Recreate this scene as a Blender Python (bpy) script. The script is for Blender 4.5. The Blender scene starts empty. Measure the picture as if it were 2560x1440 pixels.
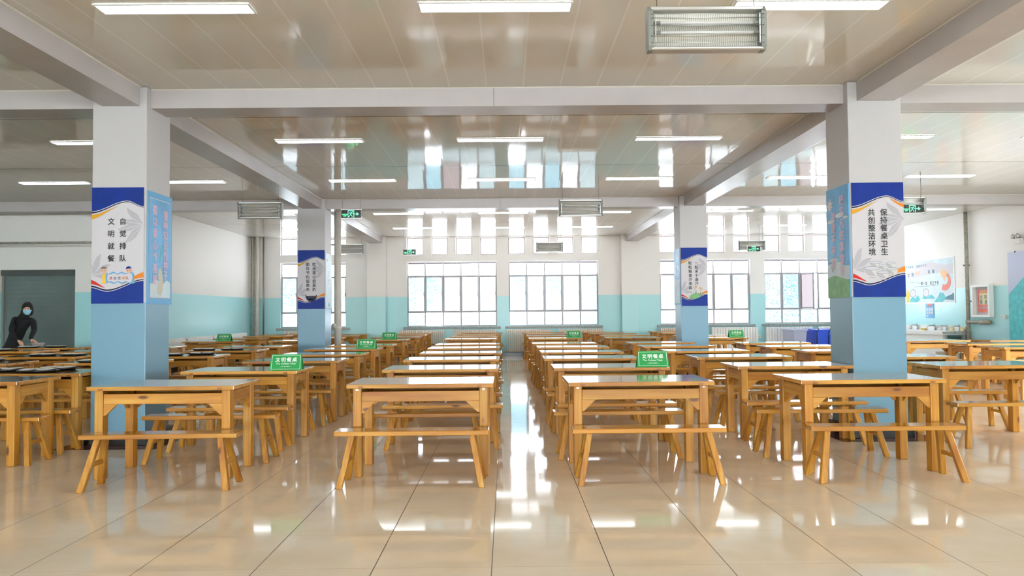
import bpy, bmesh, math, random
from mathutils import Vector, Matrix
random.seed(7)
S = bpy.context.scene
C = S.collection

# ------------------------------------------------------------------ camera, sky, exposure
cd = bpy.data.cameras.new('camera'); cam = bpy.data.objects.new('camera', cd); C.objects.link(cam)
cd.sensor_width = 36.0; cd.lens = 1935.7 / 2560 * 36; cd.clip_start = 0.05; cd.clip_end = 300
R_ = Vector((0.99993654, -0.00682918, -0.00895996)); U_ = Vector((0.00873144, -0.03278893, 0.99942416)); F_ = Vector((0.00711904, 0.99943897, 0.03272722))
cam.matrix_world = Matrix(((R_.x, U_.x, -F_.x, 0), (R_.y, U_.y, -F_.y, 0), (R_.z, U_.z, -F_.z, 1.35), (0, 0, 0, 1)))
S.camera = cam
W = bpy.data.worlds.new('sky'); S.world = W; W.use_nodes = True
bg = W.node_tree.nodes['Background']; bg.inputs[0].default_value = (0.88, 0.95, 1.0, 1); bg.inputs[1].default_value = 18.0
S.view_settings.view_transform = 'Standard'; S.view_settings.look = 'None'; S.view_settings.gamma = 1; S.view_settings.use_curve_mapping = False
S.view_settings.exposure = 1.06
LAMP = 6.5                      # radiance of the LED ceiling strips
cy = S.cycles
cy.max_bounces = 8; cy.diffuse_bounces = 4; cy.glossy_bounces = 4; cy.transparent_max_bounces = 12; cy.transmission_bounces = 4
cy.caustics_reflective = False; cy.caustics_refractive = False; cy.sample_clamp_indirect = 4.0
cy.use_denoising = True; cy.use_adaptive_sampling = True; cy.adaptive_threshold = 0.015

# ------------------------------------------------------------------ materials
def L(r, g, b):                   # sRGB 0-255 -> linear
    f = lambda c: (c / 255 / 12.92) if c / 255 <= 0.04045 else ((c / 255 + 0.055) / 1.055) ** 2.4
    return (f(r), f(g), f(b), 1)
class NT:
    def __init__(s, name):
        s.m = bpy.data.materials.new(name); s.m.use_nodes = True; s.t = s.m.node_tree; s.n = s.t.nodes; s.p = s.n['Principled BSDF']; s.out = s.n['Material Output']
    def node(s, typ, **kw):
        n = s.n.new(typ)
        for k, v in kw.items(): setattr(n, k, v)
        return n
    def link(s, a, b): s.t.links.new(a, b)
    def math(s, op, a, b=None, c=None):
        n = s.n.new('ShaderNodeMath'); n.operation = op
        for i, v in enumerate((a, b, c)):
            if v is None: continue
            if isinstance(v, (int, float)): n.inputs[i].default_value = v
            else: s.link(v, n.inputs[i])
        return n.outputs[0]
    def mix(s, fac, a, b):
        n = s.n.new('ShaderNodeMix'); n.data_type = 'RGBA'
        for i, v in ((0, fac), (6, a), (7, b)):
            if isinstance(v, (int, float, tuple)): n.inputs[i].default_value = v
            else: s.link(v, n.inputs[i])
        return n.outputs[2]
    def ramp(s, fac, stops):
        n = s.n.new('ShaderNodeValToRGB'); e = n.color_ramp.elements
        while len(e) < len(stops): e.new(0.5)
        for el, (p, c) in zip(e, stops): el.position = p; el.color = c
        s.link(fac, n.inputs[0]); return n.outputs[0]
    def noise(s, vec, scale, detail=3, rough=0.5):
        n = s.n.new('ShaderNodeTexNoise'); n.inputs['Scale'].default_value = scale; n.inputs['Detail'].default_value = detail; n.inputs['Roughness'].default_value = rough
        if vec is not None: s.link(vec, n.inputs['Vector'])
        return n.outputs[0]
    def bump(s, h, strength, dist=0.01):
        n = s.n.new('ShaderNodeBump'); n.inputs['Strength'].default_value = strength; n.inputs['Distance'].default_value = dist
        s.link(h, n.inputs['Height']); s.link(n.outputs[0], s.p.inputs['Normal'])
    def pos(s):
        g = s.n.new('ShaderNodeNewGeometry'); return g.outputs['Position']
    def xyz(s, v):
        n = s.n.new('ShaderNodeSeparateXYZ'); s.link(v, n.inputs[0]); return n.outputs
def mat(name, col, rough=0.5, metal=0.0, spec=0.5, coat=0.0, emit=None, var=0.0, vscale=8.0):
    t = NT(name); p = t.p
    p.inputs['Base Color'].default_value = col; p.inputs['Roughness'].default_value = rough; p.inputs['Metallic'].default_value = metal
    p.inputs['Specular IOR Level'].default_value = spec; p.inputs['Coat Weight'].default_value = coat
    if var:
        tc = t.node('ShaderNodeTexCoord'); n = t.noise(tc.outputs['Object'], vscale, 4)
        d = tuple(c * (1 - var) for c in col[:3]) + (1,); u = tuple(min(1, c * (1 + var)) for c in col[:3]) + (1,)
        t.link(t.ramp(n, [(0.3, d), (0.7, u)]), p.inputs['Base Color'])
    if emit: p.inputs['Emission Color'].default_value = emit[0]; p.inputs['Emission Strength'].default_value = emit[1]
    return t.m
def wood(name, axis, tint=1.0, coat=0.0):
    t = NT(name); tc = t.node('ShaderNodeTexCoord'); oi = t.node('ShaderNodeObjectInfo')
    off = t.node('ShaderNodeVectorMath', operation='SCALE'); off.inputs[0].default_value = (13.1, 7.7, 9.3); t.link(oi.outputs['Random'], off.inputs['Scale'])
    add = t.node('ShaderNodeVectorMath', operation='ADD'); t.link(tc.outputs['Object'], add.inputs[0]); t.link(off.outputs[0], add.inputs[1])
    def scaled(a, b):
        m = t.node('ShaderNodeVectorMath', operation='MULTIPLY'); v = [b, b, b]; v[axis] = a; m.inputs[1].default_value = v; t.link(add.outputs[0], m.inputs[0]); return m.outputs[0]
    broad = t.noise(scaled(1.3, 12), 1.0, 3); fine = t.noise(scaled(3, 110), 1.0, 2)
    k = lambda r, g, b: tuple(c * tint for c in L(r, g, b)[:3]) + (1,)
    base = t.ramp(broad, [(0.28, k(158, 100, 28)), (0.5, k(192, 138, 48)), (0.72, k(212, 166, 76))])
    base = t.mix(t.math('MULTIPLY', t.math('SMOOTH_MIN', fine, 0.6, 0.1), 0.55), base, k(160, 96, 26))
    ring = t.node('ShaderNodeTexWave', wave_type='BANDS'); ring.bands_direction = 'XYZ'[(axis + 1) % 3]
    t.link(scaled(0.7, 9), ring.inputs['Vector']); ring.inputs['Scale'].default_value = 0.9; ring.inputs['Distortion'].default_value = 5; ring.inputs['Detail'].default_value = 2; ring.inputs['Detail Scale'].default_value = 1.2
    base = t.mix(t.math('MULTIPLY', t.math('POWER', ring.outputs['Fac'], 3), 0.32), base, k(150, 84, 24))
    vo = t.node('ShaderNodeTexVoronoi'); vo.inputs['Scale'].default_value = 1.0; t.link(scaled(3.2, 9), vo.inputs['Vector'])
    sel = t.math('GREATER_THAN', t.xyz(vo.outputs['Color'])[0], 0.5)
    mr = t.node('ShaderNodeMapRange'); mr.inputs['From Min'].default_value = 0.09; mr.inputs['From Max'].default_value = 0.18; mr.inputs['To Min'].default_value = 1; mr.inputs['To Max'].default_value = 0
    t.link(vo.outputs['Distance'], mr.inputs['Value'])
    base = t.mix(t.math('MULTIPLY', t.math('MULTIPLY', mr.outputs[0], sel), 0.85), base, k(70, 30, 10))
    hs = t.node('ShaderNodeHueSaturation'); t.link(base, hs.inputs['Color']); t.link(t.math('MULTIPLY_ADD', oi.outputs['Random'], 0.28, 0.86), hs.inputs['Value'])
    t.link(hs.outputs[0], t.p.inputs['Base Color'])
    t.p.inputs['Roughness'].default_value = 0.13 if coat else 0.42; t.p.inputs['Specular IOR Level'].default_value = 0.5 if coat else 0.4
    t.p.inputs['Coat Weight'].default_value = coat; t.p.inputs['Coat Roughness'].default_value = 0.06
    t.bump(fine, 0.03, 0.002)
    return t.m
def two_tone(name, z, up, low, rough=0.45, bump=0.0):
    t = NT(name); P = t.pos(); zz = t.xyz(P)[2]
    n = t.noise(P, 1.6, 4); wob = t.math('MULTIPLY_ADD', n, 0.008, zz)
    f = t.math('GREATER_THAN', wob, z + 0.004)
    c = t.mix(f, low, up); c = t.mix(t.math('MULTIPLY', t.noise(P, 0.7, 5), 0.12), c, tuple(x * 0.75 for x in up[:3]) + (1,))
    t.link(c, t.p.inputs['Base Color']); t.link(t.math('MULTIPLY_ADD', f, 0.25, rough - 0.15), t.p.inputs['Roughness'])
    if bump: t.bump(t.noise(P, 9, 3), bump, 0.01)
    return t.m
WT = wood('pine_lacquered_top', 0, 1.0, 0.9)
WS = wood('pine_bench_seat', 0, 1.0, 0.25)
WX, WY, WZ = wood('pine_along_x', 0), wood('pine_along_y', 1), wood('pine_upright', 2)
WD = mat('pine_end_grain', L(140, 88, 36), 0.45, var=0.25, vscale=60)
WHITE, BLUE = L(244, 241, 237), L(170, 226, 231)
M_WALL = two_tone('wall_paint', 1.905, WHITE, BLUE)
M_PIL = two_tone('pillar_paint', 1.5, L(196, 193, 194), L(104, 150, 174), bump=0.06)
M_TRIM = mat('cream_trim', L(222, 218, 208), 0.35)
M_BEAM = mat('beam_cladding', L(188, 182, 182), 0.25, var=0.04, vscale=2)
M_BLACK = mat('black_gloss', L(14, 14, 16), 0.2)
M_STEEL = mat('brushed_steel', L(196, 198, 198), 0.28, metal=1.0)
M_GREY = mat('grey_plastic', L(124, 126, 120), 0.45)
M_ALU = mat('aluminium', L(205, 205, 203), 0.3, metal=0.85)
M_WIRE = mat('wire', L(120, 116, 108), 0.4, metal=0.6)
M_PIPEW = mat('white_pipe', L(214, 208, 198), 0.45, var=0.05, vscale=5)
M_PIPEG = mat('worn_grey_pipe', L(150, 146, 132), 0.6, var=0.25, vscale=14)
M_WFRAME = mat('window_frame', L(168, 165, 168), 0.5)
M_WDARK = mat('window_frame_edge', L(120, 104, 102), 0.5)
M_STONE = mat('grey_stone', L(150, 156, 152), 0.6, var=0.25, vscale=20)
M_RAD = mat('cream_enamel', L(228, 214, 198), 0.4)
M_RADW = mat('white_enamel', L(236, 238, 236), 0.35)
M_SOFT = mat('white_plastic', L(235, 235, 232), 0.4)
M_NAVY = mat('poster_blue', L(18, 46, 132), 0.35, spec=0.15, var=0.12, vscale=4)
M_DNAVY = mat('poster_navy', L(14, 26, 66), 0.35, spec=0.15)
M_PAPER = mat('poster_white', L(208, 204, 209), 0.35, spec=0.15)
M_LEAF = mat('poster_leaf', L(182, 179, 186), 0.4, spec=0.15)
M_VEIN = mat('poster_vein', L(205, 202, 208), 0.4, spec=0.15)
M_PALEGREY = mat('poster_bowl', L(212, 210, 208), 0.4, spec=0.15)
M_INK = mat('ink_black', L(16, 16, 18), 0.5)
M_GOLD = mat('poster_gold', L(206, 150, 44), 0.4, spec=0.15); M_ORANGE = mat('poster_orange', L(216, 128, 44), 0.4, spec=0.15); M_RED = mat('poster_red', L(196, 44, 36), 0.4, spec=0.15)
M_SKY = mat('poster_sky', L(112, 178, 226), 0.4, spec=0.15, var=0.15, vscale=3); M_SKYD = mat('poster_sky_frame', L(104, 168, 214), 0.4, spec=0.15)
M_PINK = mat('poster_pink_ink', L(236, 196, 216), 0.45, spec=0.15)
M_PGREEN = mat('poster_green', L(122, 170, 118), 0.45, spec=0.15, var=0.2, vscale=12); M_PALE = mat('poster_pale', L(206, 224, 232), 0.4, spec=0.15, var=0.08, vscale=4)
M_SAND = mat('poster_sand', L(206, 202, 184), 0.45, spec=0.15); M_SKIN = mat('skin', L(220, 170, 142), 0.5); M_HAIR = mat('black_hair', L(18, 15, 14), 0.6)
M_TEAL = mat('poster_teal', L(88, 190, 198), 0.45, spec=0.15, var=0.2, vscale=9); M_PETROL = mat('poster_petrol', L(60, 120, 140), 0.45, spec=0.15)
M_CORAL = mat('poster_coral', L(226, 120, 104), 0.45, spec=0.15, var=0.15, vscale=9); M_PEACH = mat('poster_peach', L(246, 190, 136), 0.45, spec=0.15); M_YEL = mat('poster_yellow', L(240, 196, 70), 0.45, spec=0.15); M_CREAM = mat('poster_cream', L(238, 222, 170), 0.45, spec=0.15)
M_SIGN = mat('sign_green', L(24, 150, 72), 0.35); M_SIGNW = mat('sign_white', L(236, 244, 236), 0.4)
M_GLOW = mat('exit_glow', L(40, 160, 100), 0.4, emit=(L(110, 255, 180), 1.0))
M_LAMP = mat('led_diffuser', L(250, 250, 250), 0.4, emit=((0.88, 0.95, 1.0, 1), LAMP))
M_COAT = mat('black_coat', L(14, 14, 17), 0.8, var=0.3, vscale=20); M_MASK = mat('mask_blue', L(150, 206, 226), 0.7)
M_TRAY = mat('black_tray', L(22, 20, 20), 0.3); M_FOOD = mat('food', L(210, 190, 160), 0.6, var=0.3, vscale=40)
M_BINB = mat('blue_plastic', L(36, 84, 222), 0.35); M_BING = mat('lilac_plastic', L(170, 178, 206), 0.35)
M_MAROON = mat('maroon_paint', L(122, 44, 56), 0.4); M_BRICK = mat('shutter', L(98, 112, 110), 0.5, var=0.1, vscale=2)
M_TUBE = NT('glass_tube'); M_TUBE.p.inputs['Base Color'].default_value = (0.9, 0.9, 0.88, 1); M_TUBE.p.inputs['Roughness'].default_value = 0.08; M_TUBE.p.inputs['Alpha'].default_value = 0.45; M_TUBE = M_TUBE.m
M_REFL = NT('perforated_reflector')
def _refl(t):
    tc = t.node('ShaderNodeTexCoord'); x = t.xyz(tc.outputs['Object'])
    s = t.math('LESS_THAN', t.math('FRACT', t.math('MULTIPLY', x[0], 70)), 0.3)
    t.link(t.mix(s, L(226, 224, 216), L(168, 165, 156)), t.p.inputs['Base Color']); t.p.inputs['Metallic'].default_value = 0.25; t.p.inputs['Roughness'].default_value = 0.2
    return t.m
M_REFL = _refl(M_REFL)
def tile_floor():
    t = NT('polished_tiles'); P = t.pos(); x = t.xyz(P); T, X0, Y0 = 0.6289, -0.0913, 4.1741
    def cell(v, o):
        q = t.math('DIVIDE', t.math('SUBTRACT', v, o), T); fr = t.math('FRACT', q); d = t.math('MULTIPLY', t.math('MINIMUM', fr, t.math('SUBTRACT', 1.0, fr)), T)
        return t.math('FLOOR', q), d
    ix, dx = cell(x[0], X0); iy, dy = cell(x[1], Y0)
    cb = t.node('ShaderNodeCombineXYZ'); t.link(ix, cb.inputs[0]); t.link(iy, cb.inputs[1])
    wn = t.node('ShaderNodeTexWhiteNoise', noise_dimensions='2D'); t.link(cb.outputs[0], wn.inputs['Vector'])
    n = t.noise(P, 1.9, 6, 0.6); n2 = t.noise(P, 0.35, 2)
    base = t.ramp(n, [(0.3, L(218, 200, 172)), (0.5, L(226, 210, 185)), (0.72, L(234, 221, 200))])
    base = t.mix(t.math('MULTIPLY', wn.outputs['Value'], 0.22), base, L(208, 186, 158))
    base = t.mix(t.math('MULTIPLY', n2, 0.2), base, L(222, 202, 178))
    gx = t.math('LESS_THAN', dx, 0.0026); gy = t.math('LESS_THAN', dy, 0.0018)
    c = t.mix(gy, base, L(166, 136, 106)); c = t.mix(gx, c, L(70, 58, 48))
    stain = t.math('GREATER_THAN', t.noise(P, 3.1, 3, 0.7), 0.74); c = t.mix(t.math('MULTIPLY', stain, 0.15), c, L(140, 110, 80))
    t.link(c, t.p.inputs['Base Color']); g = t.math('MAXIMUM', gx, gy)
    t.link(t.math('MULTIPLY_ADD', t.noise(P, 2.4, 4), 0.04, t.math('MULTIPLY_ADD', g, 0.3, 0.035)), t.p.inputs['Roughness'])
    t.p.inputs['Specular IOR Level'].default_value = 0.38
    # each tile lies a hair out of level
    sc = t.node('ShaderNodeVectorMath', operation='SCALE'); sub = t.node('ShaderNodeVectorMath', operation='SUBTRACT'); sub.inputs[1].default_value = (0.5, 0.5, 0.5)
    t.link(wn.outputs['Color'], sub.inputs[0]); t.link(sub.outputs[0], sc.inputs[0]); sc.inputs['Scale'].default_value = 0.003
    ge = t.node('ShaderNodeNewGeometry'); ad = t.node('ShaderNodeVectorMath', operation='ADD'); t.link(ge.outputs['Normal'], ad.inputs[0]); t.link(sc.outputs[0], ad.inputs[1])
    no = t.node('ShaderNodeVectorMath', operation='NORMALIZE'); t.link(ad.outputs[0], no.inputs[0]); t.link(no.outputs[0], t.p.inputs['Normal'])
    return t.m
M_FLOOR = tile_floor()
M_MTILE = mat('maroon_tiles', L(92, 50, 46), 0.07, var=0.15, vscale=5)
def ceiling_mat():
    t = NT('glossy_ceiling_panels'); P = t.pos(); x = t.xyz(P)
    q = t.math('DIVIDE', t.math('ADD', x[0], 0.2), 0.4); fr = t.math('FRACT', q); d = t.math('MULTIPLY', t.math('MINIMUM', fr, t.math('SUBTRACT', 1.0, fr)), 0.4)
    dy = None
    for o_ in (9.56, 12.8):
        fy = t.math('FRACT', t.math('DIVIDE', t.math('SUBTRACT', x[1], o_), 8.106)); e_ = t.math('MULTIPLY', t.math('MINIMUM', fy, t.math('SUBTRACT', 1.0, fy)), 8.106)
        dy = e_ if dy is None else t.math('MINIMUM', dy, e_)
    gx = t.math('LESS_THAN', d, 0.009); gy = t.math('LESS_THAN', dy, 0.014)
    c = t.mix(t.noise(P, 0.5, 3), L(240, 237, 230), L(244, 242, 238)); c = t.mix(gx, c, L(255, 255, 255)); c = t.mix(gy, c, L(130, 122, 110))
    t.link(c, t.p.inputs['Base Color']); t.p.inputs['Roughness'].default_value = 0.06; t.p.inputs['Specular IOR Level'].default_value = 1.0
    m = t.node('ShaderNodeVectorMath', operation='MULTIPLY'); m.inputs[1].default_value = (2.2, 0.55, 1); t.link(P, m.inputs[0])
    cr = t.math('MULTIPLY', t.math('POWER', t.math('SUBTRACT', 1.0, t.math('DIVIDE', d, 0.2)), 4), -0.12)
    h = t.math('ADD', t.noise(m.outputs[0], 1.3, 2), cr)
    t.bump(h, 0.09, 0.03)
    return t.m
M_CEIL = ceiling_mat()
def pane_mat(name, clear, fleck, dens, plain=None):
    t = NT(name); t.n.remove(t.p); P = t.pos(); tr = t.node('ShaderNodeBsdfTransparent'); gl = t.node('ShaderNodeBsdfGlossy'); gl.inputs['Roughness'].default_value = 0.1
    if dens is None: tr.inputs[0].default_value = clear
    else:
        m = t.node('ShaderNodeVectorMath', operation='MULTIPLY'); m.inputs[1].default_value = (1, 0.2, 1); t.link(P, m.inputs[0])
        vo = t.node('ShaderNodeTexVoronoi'); vo.inputs['Scale'].default_value = 38; t.link(m.outputs[0], vo.inputs['Vector'])
        big = t.noise(m.outputs[0], 3.2, 2)
        rad = t.math('MULTIPLY', t.math('SUBTRACT', t.xyz(vo.outputs['Color'])[0], 1.0 - dens), t.math('MULTIPLY_ADD', big, 1.1, 0.15))
        f = t.math('MULTIPLY', t.math('LESS_THAN', vo.outputs['Distance'], rad), 0.85)
        tint = t.mix(t.xyz(vo.outputs['Color'])[1], fleck, (fleck[0] * 2.2, fleck[1] * 1.2, fleck[2], 1))
        t.link(t.mix(f, clear, tint), tr.inputs[0])
    mx = t.node('ShaderNodeMixShader'); mx.inputs[0].default_value = 0.05; t.link(tr.outputs[0], mx.inputs[1]); t.link(gl.outputs[0], mx.inputs[2]); t.link(mx.outputs[0], t.out.inputs[0])
    return t.m
FL = (0.003, 0.015, 0.025, 1)
G_CLEAR = pane_mat('clear_pane', (0.40, 0.40, 0.41, 1), FL, None)
G_FILM = pane_mat('flower_film', (0.038, 0.047, 0.048, 1), FL, 0.85)
G_FILMB = pane_mat('blue_flower_film', (0.03, 0.05, 0.056, 1), FL, 0.95)
G_FILML = pane_mat('faint_flower_film', (0.07, 0.073, 0.075, 1), (0.01, 0.035, 0.045, 1), 0.45)
G_PINK = pane_mat('pink_pane', (0.028, 0.0235, 0.0245, 1), (0.034, 0.03, 0.03, 1), 0.3)

# ------------------------------------------------------------------ mesh helpers
class MB:
    def __init__(s): s.v = []; s.f = []; s.mi = []; s.sm = []
    def add(s, vs, fs, mi=0, smooth=False):
        b = len(s.v); s.v += [tuple(v) for v in vs]
        for f in fs: s.f.append([b + i for i in f]); s.mi.append(mi); s.sm.append(smooth)
        return s
    def box(s, x0, x1, y0, y1, z0, z1, mi=0):
        return s.add([(x0, y0, z0), (x1, y0, z0), (x1, y1, z0), (x0, y1, z0), (x0, y0, z1), (x1, y0, z1), (x1, y1, z1), (x0, y1, z1)],
                     [(3, 2, 1, 0), (4, 5, 6, 7), (0, 1, 5, 4), (1, 2, 6, 5), (2, 3, 7, 6), (3, 0, 4, 7)], mi)
    def hexa(s, b, t, mi=0):           # bottom quad, top quad (ccw from above)
        return s.add(list(b) + list(t), [(3, 2, 1, 0), (4, 5, 6, 7), (0, 1, 5, 4), (1, 2, 6, 5), (2, 3, 7, 6), (3, 0, 4, 7)], mi)
    def prism(s, pts, axis, a, b, mi=0): # pts 2D polygon extruded along axis
        def p(u, v, w): return {0: (w, u, v), 1: (u, w, v), 2: (u, v, w)}[axis]
        n = len(pts); vs = [p(u, v, a) for u, v in pts] + [p(u, v, b) for u, v in pts]
        fs = [tuple(range(n - 1, -1, -1)), tuple(range(n, 2 * n))] + [(i, (i + 1) % n, n + (i + 1) % n, n + i) for i in range(n)]
        return s.add(vs, fs, mi)
    def tube(s, pts, r, n=8, mi=0, caps=True, closed=False):
        pts = [Vector(p) for p in pts]; rs = r if isinstance(r, (list, tuple)) else [r] * len(pts); vs = []; fs = []
        up = Vector((0, 0, 1)); prev = None
        for i, p in enumerate(pts):
            d = (pts[min(i + 1, len(pts) - 1)] - pts[max(i - 1, 0)]).normalized()
            a = prev - d * prev.dot(d) if prev is not None else d.cross(up if abs(d.z) < 0.9 else Vector((1, 0, 0)))
            a.normalize(); prev = a; c = d.cross(a)
            for k in range(n):
                th = 2 * math.pi * k / n; vs.append(p + (a * math.cos(th) + c * math.sin(th)) * rs[i])
        for i in range(len(pts) - 1):
            for k in range(n): fs.append((i * n + k, i * n + (k + 1) % n, (i + 1) * n + (k + 1) % n, (i + 1) * n + k))
        if caps: fs.append(tuple(range(n - 1, -1, -1))); fs.append(tuple((len(pts) - 1) * n + k for k in range(n)))
        return s.add(vs, fs, mi, True)
    def lathe(s, prof, c=(0, 0, 0), n=24, mi=0, sx=1, sy=1):
        vs = []; fs = []
        for r, z in prof:
            for k in range(n):
                th = 2 * math.pi * k / n; vs.append((c[0] + r * sx * math.cos(th), c[1] + r * sy * math.sin(th), c[2] + z))
        for i in range(len(prof) - 1):
            for k in range(n): fs.append((i * n + k, i * n + (k + 1) % n, (i + 1) * n + (k + 1) % n, (i + 1) * n + k))
        return s.add(vs, fs, mi, True)
    def ball(s, c, rx, ry=None, rz=None, mi=0, n=14, m=9):
        ry = ry or rx; rz = rz or rx; vs = []; fs = []
        for i in range(m + 1):
            ph = math.pi * i / m
            for k in range(n):
                th = 2 * math.pi * k / n; vs.append((c[0] + rx * math.sin(ph) * math.cos(th), c[1] + ry * math.sin(ph) * math.sin(th), c[2] - rz * math.cos(ph)))
        for i in range(m):
            for k in range(n): fs.append((i * n + k, i * n + (k + 1) % n, (i + 1) * n + (k + 1) % n, (i + 1) * n + k))
        return s.add(vs, fs, mi, True)
    def mesh(s, name, mats, bevel=0, seg=1):
        me = bpy.data.meshes.new(name); me.from_pydata(s.v, [], s.f)
        for m in (mats if isinstance(mats, (list, tuple)) else [mats]): me.materials.append(m)
        for p, mi, sm in zip(me.polygons, s.mi, s.sm): p.material_index = mi; p.use_smooth = sm
        if bevel:
            bm = bmesh.new(); bm.from_mesh(me); bmesh.ops.bevel(bm, geom=list(bm.edges), offset=bevel, segments=seg, profile=0.6, affect='EDGES', clamp_overlap=True); bm.to_mesh(me); bm.free()
        me.update(); return me
    def build(s, name, mats, parent=None, bevel=0, seg=1):
        o = bpy.data.objects.new(name, s.mesh(name, mats, bevel, seg)); C.objects.link(o)
        if parent: o.parent = parent
        return o
def box(*a, mi=0): return MB().box(*a, mi=mi)
def tag(o, label, cat, group=None):
    o['label'] = label; o['category'] = cat
    if group: o['group'] = group
    return o
def thing(name, label, cat, loc=(0, 0, 0), rz=0, group=None):
    o = bpy.data.objects.new(name, None); C.objects.link(o); o.location = loc; o.rotation_euler = (0, 0, rz); o.empty_display_size = 0.1
    return tag(o, label, cat, group)
def struct(o): o['kind'] = 'structure'; return o
def sempty(name, loc=(0, 0, 0)):
    o = bpy.data.objects.new(name, None); C.objects.link(o); o.location = loc; o.empty_display_size = 0.1; return struct(o)
def dup(root, loc, rz, label, group=None):
    r = root.copy(); C.objects.link(r); r.location = loc; r.rotation_euler = (0, 0, rz); r['label'] = label
    if group: r['group'] = group
    for ch in list(root.children):
        c = ch.copy(); C.objects.link(c); c.parent = r
        for g in list(ch.children): d = g.copy(); C.objects.link(d); d.parent = c
    return r

# ------------------------------------------------------------------ lettering
_gl = {}
def glyph(ch, bold):
    k = (ch, bold)
    if k not in _gl:
        cu = bpy.data.curves.new('t', 'FONT'); cu.body = ch; cu.size = 1; cu.resolution_u = 3
        o = bpy.data.objects.new('t', cu); C.objects.link(o); dg = bpy.context.evaluated_depsgraph_get(); dg.update()
        me = bpy.data.meshes.new_from_object(o.evaluated_get(dg))
        v0 = [(v.co.x, v.co.y) for v in me.vertices]; f0 = [tuple(p.vertices) for p in me.polygons]; vs = []; fs = []
        for i, (dx, dy) in enumerate(((-1, -1), (1, 1), (1, -1), (-1, 1)) if bold else ((0, 0),)):
            fs += [tuple(q + len(vs) for q in f) for f in f0]; vs += [(x + dx * bold, y + dy * bold, i * 0.06) for x, y in v0]
        _gl[k] = (vs, fs)
        bpy.data.objects.remove(o); bpy.data.curves.remove(cu); bpy.data.meshes.remove(me)
    return _gl[k]
class Board:                           # flat print: layered shapes on a board with frame o, r, u, n; coordinates a (right), b (down) from top-left
    def __init__(s, o, r, n, w, h):
        s.o = Vector(o); s.r = Vector(r); s.n = Vector(n); s.u = Vector((0, 0, 1)); s.w = w; s.h = h; s.mats = []; s.b = MB(); s.t = MB(); s.cur = s.b
    def mi(s, m):
        if m not in s.mats: s.mats.append(m)
        return s.mats.index(m)
    def p(s, a, b, l): return s.o + s.r * a - s.u * b + s.n * (0.012 + 0.0011 * l)
    def panel(s, m):
        q = [s.o + s.r * a - s.u * b + s.n * d for d in (0.001, 0.012) for a, b in ((0, s.h), (s.w, s.h), (s.w, 0), (0, 0))]
        s.b.add(q, [(3, 2, 1, 0), (4, 5, 6, 7), (0, 1, 5, 4), (1, 2, 6, 5), (2, 3, 7, 6), (3, 0, 4, 7)], s.mi(m))
    def poly(s, pts, m, l):            # pts as fractions of w, h
        s.cur.add([s.p(a * s.w, b * s.h, l) for a, b in pts], [tuple(range(len(pts)))], s.mi(m))
    def band(s, f, g, m, l, a0=0, a1=1, n=28):
        pts = [(a0 + (a1 - a0) * i / n) for i in range(n + 1)]
        for x, y in zip(pts, pts[1:]): s.poly([(x, g(x)), (y, g(y)), (y, f(y)), (x, f(x))], m, l)
    def rect(s, a0, a1, b0, b1, m, l): s.poly([(a0, b1), (a1, b1), (a1, b0), (a0, b0)], m, l)
    def disc(s, a, b, ra, rb, m, l, n=24, t0=0, t1=6.2832): s.poly([(a + ra * math.cos(t0 + (t1 - t0) * i / n), b + rb * math.sin(t0 + (t1 - t0) * i / n)) for i in range(n if t1 > 6.2 else n + 1)], m, l)
    def char(s, ch, a, b, size, m, l, bold=0.0):   # centred at metres a, b
        vs, fs = glyph(ch, bold)
        if not vs: return
        x = [v[0] for v in vs]; cx = 0.5 if ord(ch) > 255 else (min(x) + max(x)) / 2
        s.cur.add([s.p(a + (v[0] - cx) * size, b - (v[1] - 0.36) * size, l + v[2]) for v in vs], fs, s.mi(m))
    def col(s, txt, a, b0, step, size, m, l, bold=0.0):
        for i, ch in enumerate(txt): s.char(ch, a, b0 + i * step, size, m, l, bold)
    def row(s, txt, a0, b, step, size, m, l, bold=0.0):
        for i, ch in enumerate(txt): s.char(ch, a0 + i * step, b, size, m, l, bold)
    def line(s, txt, ac, b, size, m, l, bold=0.0):
        vs, fs = glyph(txt, bold); x = [v[0] for v in vs]; cx = (min(x) + max(x)) / 2
        s.cur.add([s.p(ac + (v[0] - cx) * size, b - (v[1] - 0.36) * size, l + v[2]) for v in vs], fs, s.mi(m))
    def done(s, root, board='board', letters='lettering'):
        o = s.b.build(board, s.mats, root)
        if s.t.v: s.t.build(letters, s.mats, root)
        return o

# ------------------------------------------------------------------ building shell
HC, HB = 3.81, 3.60
YP = [8.234, 16.34]; XP = [-4.400, 3.684]; PW = 0.5745; YB = 24.63
XL, XLB, XR, YD, YR = -12.4, -8.04, 11.7, 17.2, -20.0
cells_x = [XL, XP[0] - 0.24, XP[0] + PW + 0.24, XP[1] - 0.24, XP[1] + PW + 0.24, XR]; cells_y = [YR, YP[0] - 0.28, YP[0] + PW + 0.24, YP[1] - 0.28, YP[1] + PW + 0.24, YB]
fl = MB()
for i in range(5):
    for j in range(5):
        fl.add([(cells_x[i], cells_y[j], 0), (cells_x[i + 1], cells_y[j], 0), (cells_x[i + 1], cells_y[j + 1], 0), (cells_x[i], cells_y[j + 1], 0)], [(0, 1, 2, 3)], 1 if i in (1, 3) and j in (1, 3) else 0)
struct(fl.build('floor', [M_FLOOR, M_MTILE]))
struct(MB().add([(XL, YR, HC), (XL, YB, HC), (XR, YB, HC), (XR, YR, HC)], [(0, 1, 2, 3)]).build('ceiling', M_CEIL))
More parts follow.
